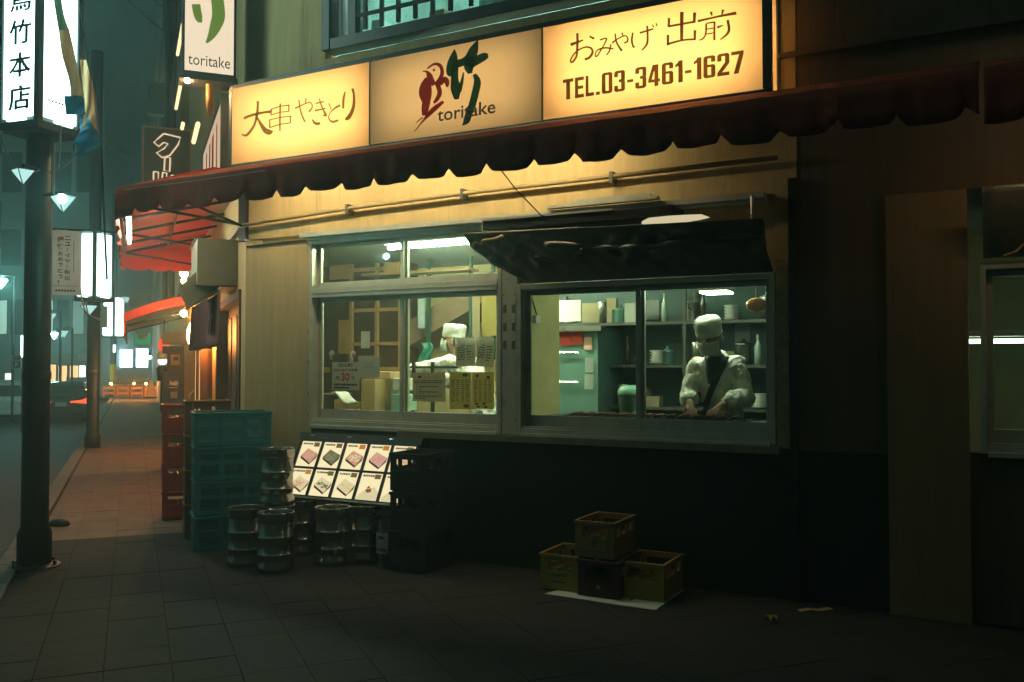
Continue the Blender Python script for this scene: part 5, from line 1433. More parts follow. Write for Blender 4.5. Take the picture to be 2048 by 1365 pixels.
# ------------------------------------------------------------------ street poles with lit square signs and pyramid lanterns
m_pole = M('dark_pole', (.022, .032, .032), .5, .2, var=.2)
def pole_at(label, pos, r, ztop, zs0, zs1, hw, lamps, text=None, yellow=False):
    t = thing('street_pole', label, 'street pole', pos, A_S, 'street poles along the kerb')
    fr = turned(pos, A_S+R(45)+R(2))
    bs = MB(turned(pos, 0)).lathe([(r*1.9, -.05), (r*1.9, .02), (r*1.3, .035)], n=20).build('base_plate', m_pole, t)
    for k in range(6): MB(turned(pos, k*1.047)).lathe([(.014, .02), (.014, .05), (.006, .055)], r*1.6, 0, 6).build('bolt', m_alu_dk, bs)
    MB(turned(pos, 0)).lathe([(r*1.03, 1.35), (r*1.05, 1.36), (r*1.05, 1.40), (r*1.03, 1.41)], n=20).build('band', m_alu_dk, t)
    MB(turned(pos, 0)).lathe([(r*1.25, -.05), (r*1.25, .25), (r, .3), (r*.94, ztop)], n=20).build('shaft', m_pole, t, smooth=True)
    if yellow: MB(turned(pos, 0)).lathe([(r*1.1, .3), (r*1.1, 1.5)], n=16).build('yellow_sleeve', M('yellow_sleeve', (.55, .33, .04), .5), t, smooth=True)
    # square light box round the pole, dark posts at its four corners
    m = MB(fr); e = hw*.13
    for a in (-1, 1):
        for b in (-1, 1): m.box(a*hw-e, a*hw+e, b*hw-e, b*hw+e, zs0-.03, zs1+.03)
    m.box(-hw-e, hw+e, -hw-e, hw+e, zs0-.09, zs0-.031); m.box(-hw-e, hw+e, -hw-e, hw+e, zs1+.031, zs1+.07)
    b = m.build('box_frame', m_pole, t, bevel=.004)
    m = MB(fr)
    for k in range(4):
        a = k*math.pi/2; c, s = round(math.cos(a)), round(math.sin(a))
        if c: m.box(c*hw-.004, c*hw+.004, -hw+e, hw-e, zs0, zs1)
        else: m.box(-hw+e, hw-e, s*hw-.004, s*hw+.004, zs0, zs1)
    m.build('light_panel', E_white, t)
    if text:
        m = MB(frame(fr(0, 0, 0), fr(0, -1, 0)-fr(0, 0, 0), fr(1, 0, 0)-fr(0, 0, 0)))
        n_ = len(text); z = zs0+.02
        ch = .235
        for k, cc in enumerate(reversed(text)):
            for e_ in (0, .006, .011): m.text(cc, -hw*.58+e_, hw*.56+e_, z+.03+k*ch+e_*.3, z+.03+k*ch+.175+e_*.3, -hw-.007-e_*.05)
        m.build('characters', M('teal_ink', (.03, .10, .11), .6), t)
        m = MB(fr)
        for k in range(5): m.box(-.1+k*.03, -.082+k*.03, -hw-.007, -hw-.0045, zs0+.12, zs0+.135)
        m.build('small_print', m_ink_g, t)
    for (px, py, D, sz, mat) in lamps:
        P = dep(px, py, D)
        m = MB(turned(P, A_S+.5)); s = sz/2
        m.add([(-s, -s, s*.7), (s, -s, s*.7), (s, s, s*.7), (-s, s, s*.7), (0, 0, -s*1.1)], [(0, 1, 2, 3), (0, 1, 4), (1, 2, 4), (2, 3, 4), (3, 0, 4)])
        l = m.build('lantern', E_lamp2, t)
        if mat is E_lamp: MB(turned(P, A_S+.5)).ball((-s*.55, -s*.95, s*.25), sz*.24, 10, 7).build('bulb', E_lamp, l, smooth=True)
        m = MB(turned(P, A_S+.5))
        for a, b_ in ((-s, -s), (s, -s), (s, s), (-s, s)): m.tube([(a, b_, s*.7), (0, 0, -s*1.12)], .004 if sz < .2 else .01, 4)
        m.tube([(-s, -s, s*.72), (s, -s, s*.72), (s, s, s*.72), (-s, s, s*.72), (-s, -s, s*.72)], .005, 4)
        m.build('lantern_frame', m_pole, l)
        q = Vector((pos[0], pos[1], P.z+s*.75))
        MB().tube([P+UP*s*.75, P+UP*(s*.75+.03), q+UP*.06], .012, 6).build('arm', m_pole, t)
    return t
p1 = pole_at('dark pole nearest the camera with four characters on its lit square sign', Vector((-3.43, 6.5, -.01)), .092, 6.5, 3.21, 6.2, .175, [(46, 352, 6.25, .115, E_lamp2), (126, 406, 6.2, .125, E_lamp)], '鳥竹本店')
p2 = pole_at('second dark pole with a blank lit square sign, in front of the black car', Vector((-7.3, 15.7, -.05)), .105, 7, 2.68, 3.76, .20, [(178, 620, 15.2, .2, E_lamp2)])
p3 = pole_at('far pole with a yellow sleeve and a tall lit square sign', Vector((-17.5, 39.5, -.05)), .13, 9, 2.75, 4.4, .30, [(252, 600, 39, .3, E_lamp2)], None, True)
# farther lanterns across the road
for k, (px, py, D, mt, lb) in enumerate(((103, 634, 30, E_lamp2, 'small white lantern beside the big pole at the upper left'), (108, 672, 37, E_lamp, 'glaring white lantern beside the big pole above the black car'), (2, 567, 24, E_lamp, 'bright white lantern at the very left edge'), (128, 668, 31, E_lamp2, 'flat white lantern right of the glaring one'))):
    P = dep(px, py, D); s = .14
    t = thing('wall_lantern', lb, 'lantern', P, 0)
    m = MB(turned(P, .4)); m.add([(-s, -s, s*.7), (s, -s, s*.7), (s, s, s*.7), (-s, s, s*.7), (0, 0, -s)], [(0, 1, 2, 3), (0, 1, 4), (1, 2, 4), (2, 3, 4), (3, 0, 4)]); m.build('glass', mt, t)
    MB().tube([P+UP*.1, P+UP*.2, Vector((P.x-.1, P.y+.8, P.z+.25)), Vector((P.x-.1, P.y+.8, -.1))], .035, 6).build('post', m_pole, t)
# cloth banner on the first pole
fr, W, H = sboard(104, 459, 161, 590, 6.75)
bn = thing('congratulation_banner', 'white cloth banner with vertical pink and blue writing on the big pole', 'banner', fr(W/2, 0, 0), A_S)
MB(fr).grid(12, 16, lambda i, j: (W*i, .012*math.sin(i*5+j*3)+.01*math.sin(j*8), H*(1-j)-.008*i*math.sin(j*3))).build('cloth', M('banner_cloth', (.66, .68, .64), .85, var=.06, trans=.6), bn, smooth=True)
MB(fr).tube([(-.08, 0, H+.004), (W+.01, 0, H+.004)], .008, 6).build('rod', m_pole, bn)
ink_b = M('slate_ink', (.05, .10, .14), .7); ink_p = M('pink_ink', (.45, .10, .11), .7)
m = MB(fr)
for k, c in enumerate('ニューイヤー駅伝'):
    z = H*(.84-k*.088)
    if c == 'ー': m.box(W*.50, W*.52, .026, .028, z-.002, z+H*.06)
    else: m.text(c, W*.42, W*.42+W*.2, z, z+H*.066, .027)
for k, c in enumerate('おめでとう！'): m.text(c, W*.20, W*.37 if c != '！' else W*.24, H*(.60-k*.088), H*(.60-k*.088)+H*.066, .027)
for k in range(14): m.box(W*.72, W*.75, .026, .0275, H*(.80-k*.035), H*(.80-k*.035)+H*.02)
for k in range(7): m.box(W*(.12+k*.1), W*(.12+k*.1)+W*.07, .026, .0275, H*.05, H*.08)
m.box(W*.05, W*.95, .026, .0272, H*.135, H*.14)
m.build('blue_lettering', ink_b, bn)
m = MB(fr)
m.text('優', W*.16, W*.40, H*.80, H*.89, .027); m.text('勝', W*.16, W*.40, H*.69, H*.78, .027)
m.build('pink_lettering', ink_p, bn)
# hanging flags in front of the first sign
fl = thing('hanging_flag', 'long twisted cream and blue flag hanging across the lit square sign', 'flag', dep(150, 160, 6.1), 0)
def ribbon_px(pts, D, name, mat, par):
    m = MB(); vs_, fs = [], []
    q = catmull(pts, 6)
    for i, (xl, xr, y, dz) in enumerate(q):
        for k in range(5):
            a = k/4
            vs_.append(tuple(dep(xl+(xr-xl)*a, y, D+dz+.05*math.sin(a*4+i*.3))))
    for i in range(len(q)-1):
        for k in range(4): fs.append((i*5+k, i*5+k+1, (i+1)*5+k+1, (i+1)*5+k))
    return m.add(vs_, fs).build(name, mat, par, smooth=True)
m_fl = M('cream_cloth', (.55, .38, .18), .85, trans=.35); m_flg = M('green_cloth', (.16, .30, .18), .85, trans=.35); m_flb = M('blue_cloth', (.02, .22, .40), .8, trans=.3)
ribbon_px([(104, 120, -20, 0), (112, 128, 30, .02), (117, 138, 60, .02)], 6.0, 'green_end', m_flg, fl)
ribbon_px([(117, 138, 58, .02), (124, 150, 110, .0), (138, 160, 160, .0), (142, 168, 196, .0)], 6.0, 'cloth', m_fl, fl)
ribbon_px([(128, 164, 192, .0), (130, 168, 212, .0), (132, 172, 230, .02)], 5.95, 'blue_tail', m_flb, fl)
fl2 = thing('hanging_flag', 'second flag with bright blue folds hanging on the right of the lit sign', 'flag', dep(180, 240, 6.6), 0)
ribbon_px([(160, 172, 120, 0), (165, 184, 170, 0), (170, 190, 220, 0), (160, 193, 262, 0)], 6.6, 'cloth', m_fl, fl2)
ribbon_px([(160, 178, 238, 0), (158, 186, 252, .04), (160, 193, 262, 0), (150, 197, 280, 0), (146, 198, 292, .03), (148, 172, 312, .03)], 6.55, 'blue_fold', m_flb, fl2)
MB().tube([dep(163, 25, 6.65), dep(182, 160, 6.7), dep(203, 300, 6.75), dep(207, 410, 6.8), dep(214, 560, 6.85)], .008, 6).build('pole', m_pole, fl2)
# slack cables by the pole
for k, (pts, lb) in enumerate((([(2, 262), (12, 300), (30, 330), (62, 345), (80, 340)], 'slack cable sagging below the left face of the lit sign'), ([(122, 250), (120, 300), (118, 330), (112, 342)], 'cable hanging straight below the right face of the lit sign'), ([(152, 290), (148, 312), (130, 332), (105, 345), (92, 345)], 'cable curving from the blue flag to the pole'), ([(158, 545), (164, 600), (176, 628), (200, 640)], 'cable looping below the cloth banner'))):
    D = 6.3 if k < 3 else 12
    m = MB(); m.tube([dep(x, y, D) for x, y in catmull(pts, 5)], .006 if k < 3 else .012, 5)
    tag(m.build('cable', M('grey_cable', (.25, .28, .26), .6), smooth=True), lb, 'cable')
MB_ = MB().tube([dep(107, 290, 6.2), dep(106, 400, 6.2)], .012, 6)
tag(MB_.build('metal_rod', M('rusty_rod', (.22, .18, .12), .6)), 'thin rusty rod between the pole sign and the bright lantern', 'rod')

# ------------------------------------------------------------------ things along the side street
def lit_board(name, label, cat, x0, y0, x1, y1, D, mat, frame_mat=None, th=.12, group=None):
    fr, W, H = sboard(x0, y0, x1, y1, D)
    t = thing(name, label, cat, fr(W/2, 0, 0), A_S, group)
    MB(fr).box(0, W, -th, 0, 0, H).build('panel', mat, t)
    if frame_mat:
        e = .04*max(W, .3); m = MB(fr)
        m.box(-e, 0, -th-.004, .012, -e, H+e); m.box(W, W+e, -th-.004, .012, -e, H+e); m.box(0, W, -th-.004, .0115, -e, 0); m.box(0, W, -th-.004, .0115, H, H+e)
        m.build('frame', frame_mat, t)
    return t, fr, W, H
t, fr, W, H = lit_board('neon_sign', 'dark square sign with katakana outlined in pale neon above the awning corner', 'neon sign', 287, 254, 381, 372, 12.0, M('dark_sign', (.12, .11, .06), .6), m_wood)
E_neon = EM('neon_outline', (1, .70, .46), .5)
m = MB(fr)
nx = lambda x, y: (W*(x-980)/(1310-980), 0, H*(1-(y-865)/(1265-865)))
def outline(pts, r=.011, close=True):
    P = [nx(x, y) for x, y in pts]
    P = [(p[0], .015, p[2]) for p in P]
    if close: P.append(P[0])
    m.tube(P, r, 5)
outline([(1120, 898), (1240, 915), (1225, 965), (1165, 1045), (1110, 1065), (1070, 1035), (1125, 1000), (1150, 965), (1120, 960), (1085, 990), (1050, 965), (1085, 930)])
outline([(1130, 1060), (1168, 1060), (1165, 1155), (1125, 1150)])
outline([(1050, 1165), (1085, 1165), (1082, 1230), (1050, 1225)]); outline([(1115, 1165), (1145, 1168), (1140, 1230), (1110, 1225)]); outline([(1180, 1180), (1225, 1185), (1200, 1250), (1130, 1255)])
m.build('neon_tube', E_neon, t)
# warm strips on the upper wall of the next building
for k, (a, b) in enumerate((((366, 48), (355, 110)), ((366, 145), (352, 218)), ((366, 247), (364, 258)), ((396, 248), (387, 285)))):
    d0, z0 = sid(*a, .35); d1, z1 = sid(*b, .35)
    m = MB(SF).tube([(d0, .35, z0), (d1, .35, z1)], .022, 6)
    tag(m.build('light_strip', E_led), ('top', 'long middle', 'stub below the middle', 'lowest right')[k]+' warm glowing strip on the wall behind the corner sign', 'light strip', 'warm strips behind the corner sign')
# next building along the side street
nb = thing('neighbour_building', 'olive rendered building beyond the shop with pipes down its wall', 'building', S(12, 0, 0), A_S)
m = MB(SF); m.box(9.05, 22, -8, .15, 2.7, 14); m.box(9.05, 22, -8, -.1, 0, 2.7); m.build('wall', m_bld_e, nb)
for d in (10.5, 14.5, 18.5):
    for z in (4.2, 7.4, 10.4):
        wn = MB(SF).box(d, d+1.8, .152, .19, z, z+1.5).build('window', m_winf, nb)
        MB(SF).box(d+.08, d+.86, .191, .196, z+.08, z+1.42).build('pane', m_wdark, wn); MB(SF).box(d+.94, d+1.72, .191, .196, z+.08, z+1.42).build('pane', m_wdark, wn)
m = MB(SF); m.tube([(9.5, .26, 2.7), (9.5, .26, 14)], .06, 8); m.tube([(12.9, .26, 2.7), (12.9, .26, 14)], .05, 8); m.build('pipe', m_alu_dk, nb, smooth=True)
fb_ = thing('far_building', 'dim block at the end of the row on the right of the street', 'building', S(30, 0, 0), A_S)
m = MB(SF); m.box(22.1, 44, -9, -.05, 0, 17); m.build('wall', m_bld_d, fb_)
for d in (24, 27, 30, 33, 36, 39):
    for z in (4, 7, 10, 13):
        wn = MB(SF).box(d, d+1.6, -.048, -.02, z, z+1.4).build('window', m_winf, fb_); MB(SF).box(d+.08, d+1.52, -.019, -.015, z+.08, z+1.32).build('pane', m_wdark, wn)
# balcony-like hoods and wires up there
t, fr, W, H = lit_board('hanging_sign_box', 'unlit pale box sign beyond the orange awning', 'sign box', 258, 585, 302, 632, 20, M('pale_box', (.36, .36, .32), .6), None, .3)
t, fr, W, H = lit_board('unlit_sign', 'dark unlit sign box on the far wall beside the tall buildings', 'sign box', 296, 164, 330, 225, 24, m_bld_c, m_bld_c, .3)
m = MB(fr); 
# orange awning over the next shop
oa = thing('orange_awning', 'small orange awning lit warmly from below beyond the side door', 'awning', S(8, .6, 2.2), A_S)
A0, A1 = dep(247, 627, 14.2), dep(390, 589, 14.2)
B0, B1 = dep(254, 664, 21.5), dep(391, 631, 20.2)
MB().grid(20, 10, lambda i, j: tuple((A0.lerp(A1, i)).lerp(B0.lerp(B1, i), j)+UP*(.04*math.sin(i*3.1)))).build('canopy', m_orange, oa, smooth=True)
MB().grid(30, 3, lambda i, j: tuple(A0.lerp(B0, i)-UP*(.32*j)*(1-.12*abs(math.sin(i*14)))+Vector((.02*math.sin(i*20), 0, 0)))).build('valance', m_orange, oa, smooth=True)
MB().grid(20, 2, lambda i, j: tuple(A0.lerp(A1, i)-UP*(.14*j)+UP*(.04*math.sin(i*3.1)))).build('near_edge', m_red, oa, smooth=True)
for f in (.12, .5, .88): MB().tube([A0.lerp(B0, f)-UP*.03, A1.lerp(B1, f)-UP*.03], .02, 6).build('frame_bar', m_blackm, oa)
for k, (px, py, D, lb) in enumerate(((368, 548, 11.5, 'pair of warm bulbs glowing under the far end of the red awning'), (394, 628, 14.8, 'warm bulb under the orange awning, tucked behind the door curtain'), (300, 715, 22, 'small round warm bulb far down the street'))):
    P = S(7.6, .13, 2.28) if k == 1 else dep(px, py, D); t = thing('warm_bulb', lb, 'lamp', P, 0)
    MB().ball(P, (.05, .05, .04, .06)[k]).build('bulb', EM('awning_bulb', (1, .50, .16), 800) if k == 1 else E_warm if k else EM('bright_bulb', (1, .50, .16), 60), t, smooth=True)
    MB().tube([P+UP*.04, P+UP*.12], .02, 6).build('socket', m_blackm, t)
    if k == 0: MB().ball(P-UP*.09, .036).build('bulb', EM('bright_bulb', (1, .50, .16), 60), t, smooth=True)
# small signs near the far doorways
t, fr, W, H = lit_board('green_sign', 'green street sign with a pale clipped top over the pavement', 'sign', 269, 667, 302, 690, 20, EM('green_lit', (.0, .22, .10), .55), m_winf)
m = MB(fr); m.poly([(W*(.1), .013, H*.95), (W*.85, .013, H*.95), (W*.7, .013, H*.6), (W*.4, .013, H*.5), (W*.2, .013, H*.65)]); m.build('pale_emblem', M('pale_emblem', (.5, .55, .4), .6), t)
rl = thing('red_lantern', 'glowing red paper lantern above the navy beer panel', 'lantern', dep(328, 690, 18), 0)
c = dep(328, 690, 18); m = MB(turned(c, 0)); m.lathe([(.05, -.13), (.09, -.11), (.105, 0), (.09, .11), (.05, .13)], n=20); m.build('paper_shade', EM('red_paper_glow', (1, .06, .02), .7), rl, smooth=True)
m = MB(turned(c, 0)); m.lathe([(.055, -.15), (.055, -.13)], n=16); m.lathe([(.055, .13), (.055, .15)], n=16); m.build('ring', m_black, rl)
MB().tube([c+UP*.15, c+UP*.5], .01, 5).build('cord', m_black, rl)
t, fr, W, H = lit_board('navy_panel', 'navy beer advertising panel with white lettering standing on the pavement', 'advertising panel', 328, 745, 367, 812, 12.5, M('navy_print', (.012, .035, .08), .4), m_black, .35)
m = MB(fr); m.text('Asahi', W*.25, W*.72, H*.60, H*.76, .013); m.box(W*.25, W*.7, .0125, .014, H*.53, H*.55); m.build('white_lettering', m_white, t)
MB(fr).box(W*.32, W*.68, .0125, .016, H*.22, H*.42).build('white_sticker', m_paper, t)
MB(fr).box(0, W, -.35, 0, -.9, 0).build('base', m_black, t)
t2, fr, W, H = lit_board('cooler_box', 'brown cooler with a buff sheet standing above the navy panel', 'cooler', 337, 706, 367, 744, 12.7, m_wood_dk, m_black, .3)
MB(fr).box(W*.15, W*.75, .0125, .016, H*.35, H*.9).build('buff_sheet', m_paper_b, t2); MB(fr).box(W*.3, W*.65, .0165, .018, H*.6, H*.8).build('dark_print', m_black, t2)
t, fr, W, H = lit_board('cream_partition', 'cream end wall beside the navy panel with a slanting handrail', 'partition', 367, 690, 410, 815, 13.2, M('cream_render', (.48, .40, .27), .8), None, .15)
MB(fr).box(0, W, -.15, 0, -1.0, 0).build('foot', m_wall_dk, t)
MB(fr).tube([(W*.25, .05, H*.05), (W*.28, .05, H*.2), (W*.85, .05, H*.42)], .018, 6).build('handrail', m_white, t)
t, fr, W, H = lit_board('shop_fascia', 'pale fascia with a black stripe and oval sign above the cream wall', 'fascia', 325, 665, 410, 689, 13.8, M('cream_render', (.48, .40, .27), .8), None, .2)
m = MB(fr); m.ball((W*.62, .03, -.09), (.06, .02, .035), 12, 6); m.build('oval_sign', EM('oval_lit', (1, .95, .75), .9), t, smooth=True)
MB(fr).box(0, W*.9, -.1, .02, -.14, -.03).build('black_stripe', m_black, t)
t, fr, W, H = lit_board('green_arrow_sign', 'upright green sign with a white arrow beside the side door', 'sign', 393, 695, 404, 743, 11.8, EM('green_arrow_lit', (.0, .40, .13), .8), m_black, .08)
m = MB(fr); m.poly([(W*.9, .013, H*.42), (W*.3, .013, H*.3), (W*.9, .013, H*.18)]); m.box(W*.1, W*.9, .0125, .0135, H*.74, H*.78); m.build('white_arrow', EM('white_arrow_lit', (.9, 1, .9), 1.0), t)
wl = thing('globe_lamp', 'white globe under a grey cap on a dark post beyond the navy panel', 'lamp', gnd(324, 812), 0)
c = dep(325, 722, 17); MB(turned(c, 0)).ball((0, 0, 0), (.085, .085, .095), 16, 10).build('globe', EM('globe_lit', (.9, .92, 1), .85), wl, smooth=True)
m = MB(turned(c, 0)); m.lathe([(.095, .03), (.11, .08), (.09, .15), (.03, .19)], n=18); m.build('grey_cap', m_alu, wl, smooth=True)
m = MB(turned(c, 0)); m.lathe([(.09, -.38), (.11, -.14), (.06, -.08)], n=14); m.lathe([(.035, -.95), (.035, -.38)], n=10); m.build('post', m_black, wl, smooth=True)
# far end: orange barriers, cone, railing, lit shop windows
for k in range(4):
    xa = 205+k*28
    fr, W, H = sboard(xa, 773, xa+26, 793, 38)
    t = thing('road_barrier', ('leftmost', 'second from left', 'third from left', 'rightmost')[k]+' orange barrier glowing at the end of the pavement', 'barrier', fr(W/2, 0, 0), A_S, 'orange barriers across the far pavement')
    ob = M('orange_gloss', (.75, .22, .03), .25)
    m = MB(fr); m.box(0, W, -.15, 0, H*.68, H*.95); m.box(0, W, -.15, 0, H*.15, H*.42); m.build('rail', ob, t, bevel=.02)
    MB(fr).box(0, .07, -.2, .05, -.05, H).build('leg', ob, t); MB(fr).box(W-.07, W, -.2, .05, -.05, H).build('leg', ob, t)
    MB(fr).box(W*.97, W*.97+.09, -.05, .08, -.05, H*1.02).build('dark_post', m_black, t)
    P = fr(W*.6, .25, H*1.1); 
fr, W, H = sboard(228, 757, 300, 778, 40)
t = thing('low_wall', 'low orange lit wall behind the barriers', 'wall', fr(W/2, 0, 0), A_S); MB(fr).box(0, W, -.3, 0, -.6, H).build('face', M('orange_render', (.45, .20, .07), .8), t)
cn = thing('traffic_cone', 'orange traffic cone at the right of the barriers', 'cone', dep(302, 795, 34), 0)
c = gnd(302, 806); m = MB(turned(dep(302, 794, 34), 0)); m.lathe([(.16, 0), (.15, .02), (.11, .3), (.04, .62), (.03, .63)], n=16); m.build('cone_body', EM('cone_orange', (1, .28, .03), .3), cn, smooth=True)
MB(turned(dep(302, 794, 34), 0)).box(-.18, .18, -.18, .18, -.05, 0).build('base', m_black, cn)
ol = thing('barrier_fill_bulbs', 'added row of small orange bulbs that brighten the barriers', 'lamp', dep(250, 762, 38.2), 0)
for k, x in enumerate((222, 268, 292)):
    MB().ball(dep(x, 768, 36.4), .032).build('bulb', EM('barrier_fill_glow', (1, .36, .05), 700), ol, smooth=True)  # bulbs added to brighten the barriers and the paving
MB().tube([dep(215, 766.5, 37.25), dep(298, 766.5, 37.25)], .025, 6).build('cable', m_black, ol)
rg = thing('railing', 'dark railing before the bright shop windows at the street end', 'railing', dep(260, 745, 41), 0)
m = MB()
fr, W, H = sboard(228, 735, 294, 757, 41)
m = MB(fr); m.box(0, W, -.05, 0, H-.04, H)
for k in range(14): m.box(k*W/13-.02, k*W/13+.02, -.045, -.005, -.4, H-.041)
m.box(0, W, -.1, -.06, 0, H*.8); m.build('bars', m_bld_c, rg)
es = thing('street_end_shop', 'brightly lit white shopfront closing the end of the street', 'shop', dep(255, 720, 46), A_S)
for k, (xa, ya, xb, yb, mt) in enumerate(((208, 706, 222, 728, E_white), (240, 700, 265, 735, E_white), (272, 698, 296, 736, E_white), (224, 735, 292, 752, M('dark_counter', (.06, .09, .09), .6)))):
    fr, W, H = sboard(xa, ya, xb, yb, 46); MB(fr).box(0, W, -.1, 0, 0, H).build('shop_window' if k < 3 else 'counter', EM('shop_window_lit', (.60, .90, 1), 4.5) if k < 3 else mt, es)
fr, W, H = sboard(186, 600, 330, 812, 47); MB(fr).box(0, W, -4, 0, -1, H).build('facade', M('blue_render', (.06, .14, .17), .7), es)
m = MB(fr)
for k in range(5): m.box(0, W, .0, .35, H*(.42+k*.12), H*(.42+k*.12)+.08)
m.build('ledge', m_bld_c, es)
for k, (x0, y0, x1, y1, mt, lb) in enumerate(((183, 612, 214, 655, M('grey_sign', (.22, .26, .26), .6), 'grey unlit sign board left of the far pole'), (205, 640, 220, 670, E_white, 'narrow lit white sign low beside the far pole'), (226, 690, 231, 705, E_white, 'tiny lit white sign just right of the far pole'))):
    lit_board('street_sign', lb, 'sign', x0, y0, x1, y1, 37+k, mt, None, .2)
# wires high over the street
for k, (pts, lb) in enumerate((([(250, -5, 30), (300, 40, 26), (335, 70, 22)], 'upper wire crossing the gap above the street'), ([(300, -5, 30), (330, 18, 26), (345, 30, 24)], 'short wire near the top by the corner sign'), ([(195, 275, 25), (230, 300, 28), (262, 310, 32)], 'wire running to the far dark tower'))):
    m = MB().tube([dep(*p) for p in pts], .02, 5)
    tag(m.build('overhead_wire', m_black), lb, 'wire')

# ------------------------------------------------------------------ cars
def car(label, body_mat, pos, rz, L_, W_, H_, van, lit):
    t = thing('parked_car' if van else 'car', label, 'car', pos, rz)
    base = turned(pos, rz)                        # x across, y backwards (the rear faces +y = towards the camera), z up
    h, l = H_, L_/2
    prof = [(-l, .32), (-l+.05, .75*h*.72), (-l+.9, .56*h), (-l+1.5, .62*h), (-l+2.1, .97*h), (-l+2.6, h), (l-.55, h*.985), (l-.22, h*.93), (l-.04, .60*h), (l, .52*h), (l, .30)] if van else \
           [(-l, .32), (-l+.05, .45*h), (-l+.9, .54*h), (-l+1.35, .58*h), (-l+2.1, .97*h), (-l+2.7, h), (l-.8, h*.97), (l-.28, h*.88), (l-.06, .60*h), (l, .52*h), (l, .30)]
    hwid = W_/2
    m = MB(base); vs_, fs = [], []
    n = len(prof)
    for s_, ins in ((-1, 0), (1, 0)):
        for (y, z) in prof:
            inset = .16*max(0, (z/h-.58)/.42)
            vs_.append((s_*(hwid-inset), y, z))
    fs = [tuple(range(n)), tuple(range(2*n-1, n-1, -1))]+[(i, (i+1) % n, n+(i+1) % n, n+i) for i in range(n)]
    m.add(vs_, fs).build('body', body_mat, t, bevel=.05)
    m = MB(base)
    yb, zb = l-.06, .60*h; yt, zt = (l-.22, .93*h) if van else (l-.28, .88*h)
    k0, k1 = .10, .88
    wy = lambda k: yb+(yt-yb)*k+.012; wz = lambda k: zb+(zt-zb)*k
    m.prism([(-hwid*.82, wy(k0), wz(k0)), (hwid*.82, wy(k0), wz(k0)), (hwid*.74, wy(k1), wz(k1)), (-hwid*.74, wy(k1), wz(k1))], (0, .008, 0)); m.build('rear_window', m_wdark, t)
    m = MB(base)
    for s_ in (-1, 1):
        a = s_*(hwid-.02)
        for (ya, yb2) in ((-l+2.2, -l+2.95), (-l+3.05, l-.6)): m.add([(a+s_*.012, ya, .62*h), (a+s_*.012, yb2, .62*h), (a-s_*.105, yb2-.05, .9*h), (a-s_*.105, ya+.08, .9*h)], [(0, 1, 2, 3)])
    m.build('side_window', m_wdark, t, solid=.01)
    for s_ in (-1, 1):
        m = MB(base)
        if van: m.box(s_*hwid*.84-.06, s_*hwid*.84+.06, l-.05, l+.012, .50*h, .60*h) if False else m.box(s_*hwid*.86-.06, s_*hwid*.86+.06, l-.03, l+.015, .34*h, .50*h)
        else:
            m.prism([(s_*hwid*.97, l+.0, .46*h), (s_*hwid*.97, l+.0, .62*h), (s_*hwid*.80, l+.0, .56*h), (s_*hwid*.34, l+.0, .52*h), (s_*hwid*.34, l, .49*h)], (0, .03, 0))
        m.build('tail_light', EM('tail_lit', (1, .08, .03), 1.3) if lit else M('red_lens', (.3, .02, .02), .2), t)
        for y in (-l+.85, l-.85):
            w_ = MB(lambda a, b, c, s_=s_, y=y: base(s_*(hwid-.02)-s_*c, y+a, .32+b)); w_.lathe([(.20, 0), (.31, .0), (.325, .03), (.325, .18), (.2, .2)], n=20)
            wh = w_.build('wheel', m_rubber, t, smooth=True)
            r_ = MB(lambda a, b, c, s_=s_, y=y: base(s_*(hwid-.012)-s_*c, y+a, .32+b)); r_.lathe([(.04, -.002), (.18, .0), (.2, .02)], n=16); r_.build('rim', m_alu, wh, smooth=True)
    MB(base).box(-.17, .17, l+.005, l+.02, .40*h if not van else .30*h, .40*h+.13 if not van else .30*h+.13).build('number_plate', M('plate', (.5, .52, .46), .6), t)
    MB(base).box(-hwid*.96, hwid*.96, l-.05, l+.05, .28, .42).build('bumper', body_mat if van else m_black, t, bevel=.02)
    if not van: MB(base).box(-hwid*.42, hwid*.42, l+.005, l+.022, .50*h, .535*h).build('chrome_bar', m_alu_dk, t)
    else: MB(base).box(hwid*.55, hwid*.9, l+.05, l+.06, .31, .36).build('reflector', EM('orange_marker', (1, .35, .05), 1.6), t)
    MB(base).box(-hwid*.9, hwid*.9, -l+.05, l-.03, .2, .32).build('underbody', m_black, t)
    return t
p = gnd(121, 846, -.44)
car('black wagon seen from behind with lit red tail lights', M('black_paint', (.012, .013, .014), .16, spec=.8), p+SS*2.25, A_S+math.pi, 4.5, 1.62, 1.32, False, True)
p = gnd(-4, 848, -.44)
car('white van cut off by the left edge of the picture', M('white_car_paint', (.55, .57, .55), .25), p+SS*2.15, A_S+math.pi, 4.3, 1.6, 1.36, True, False)

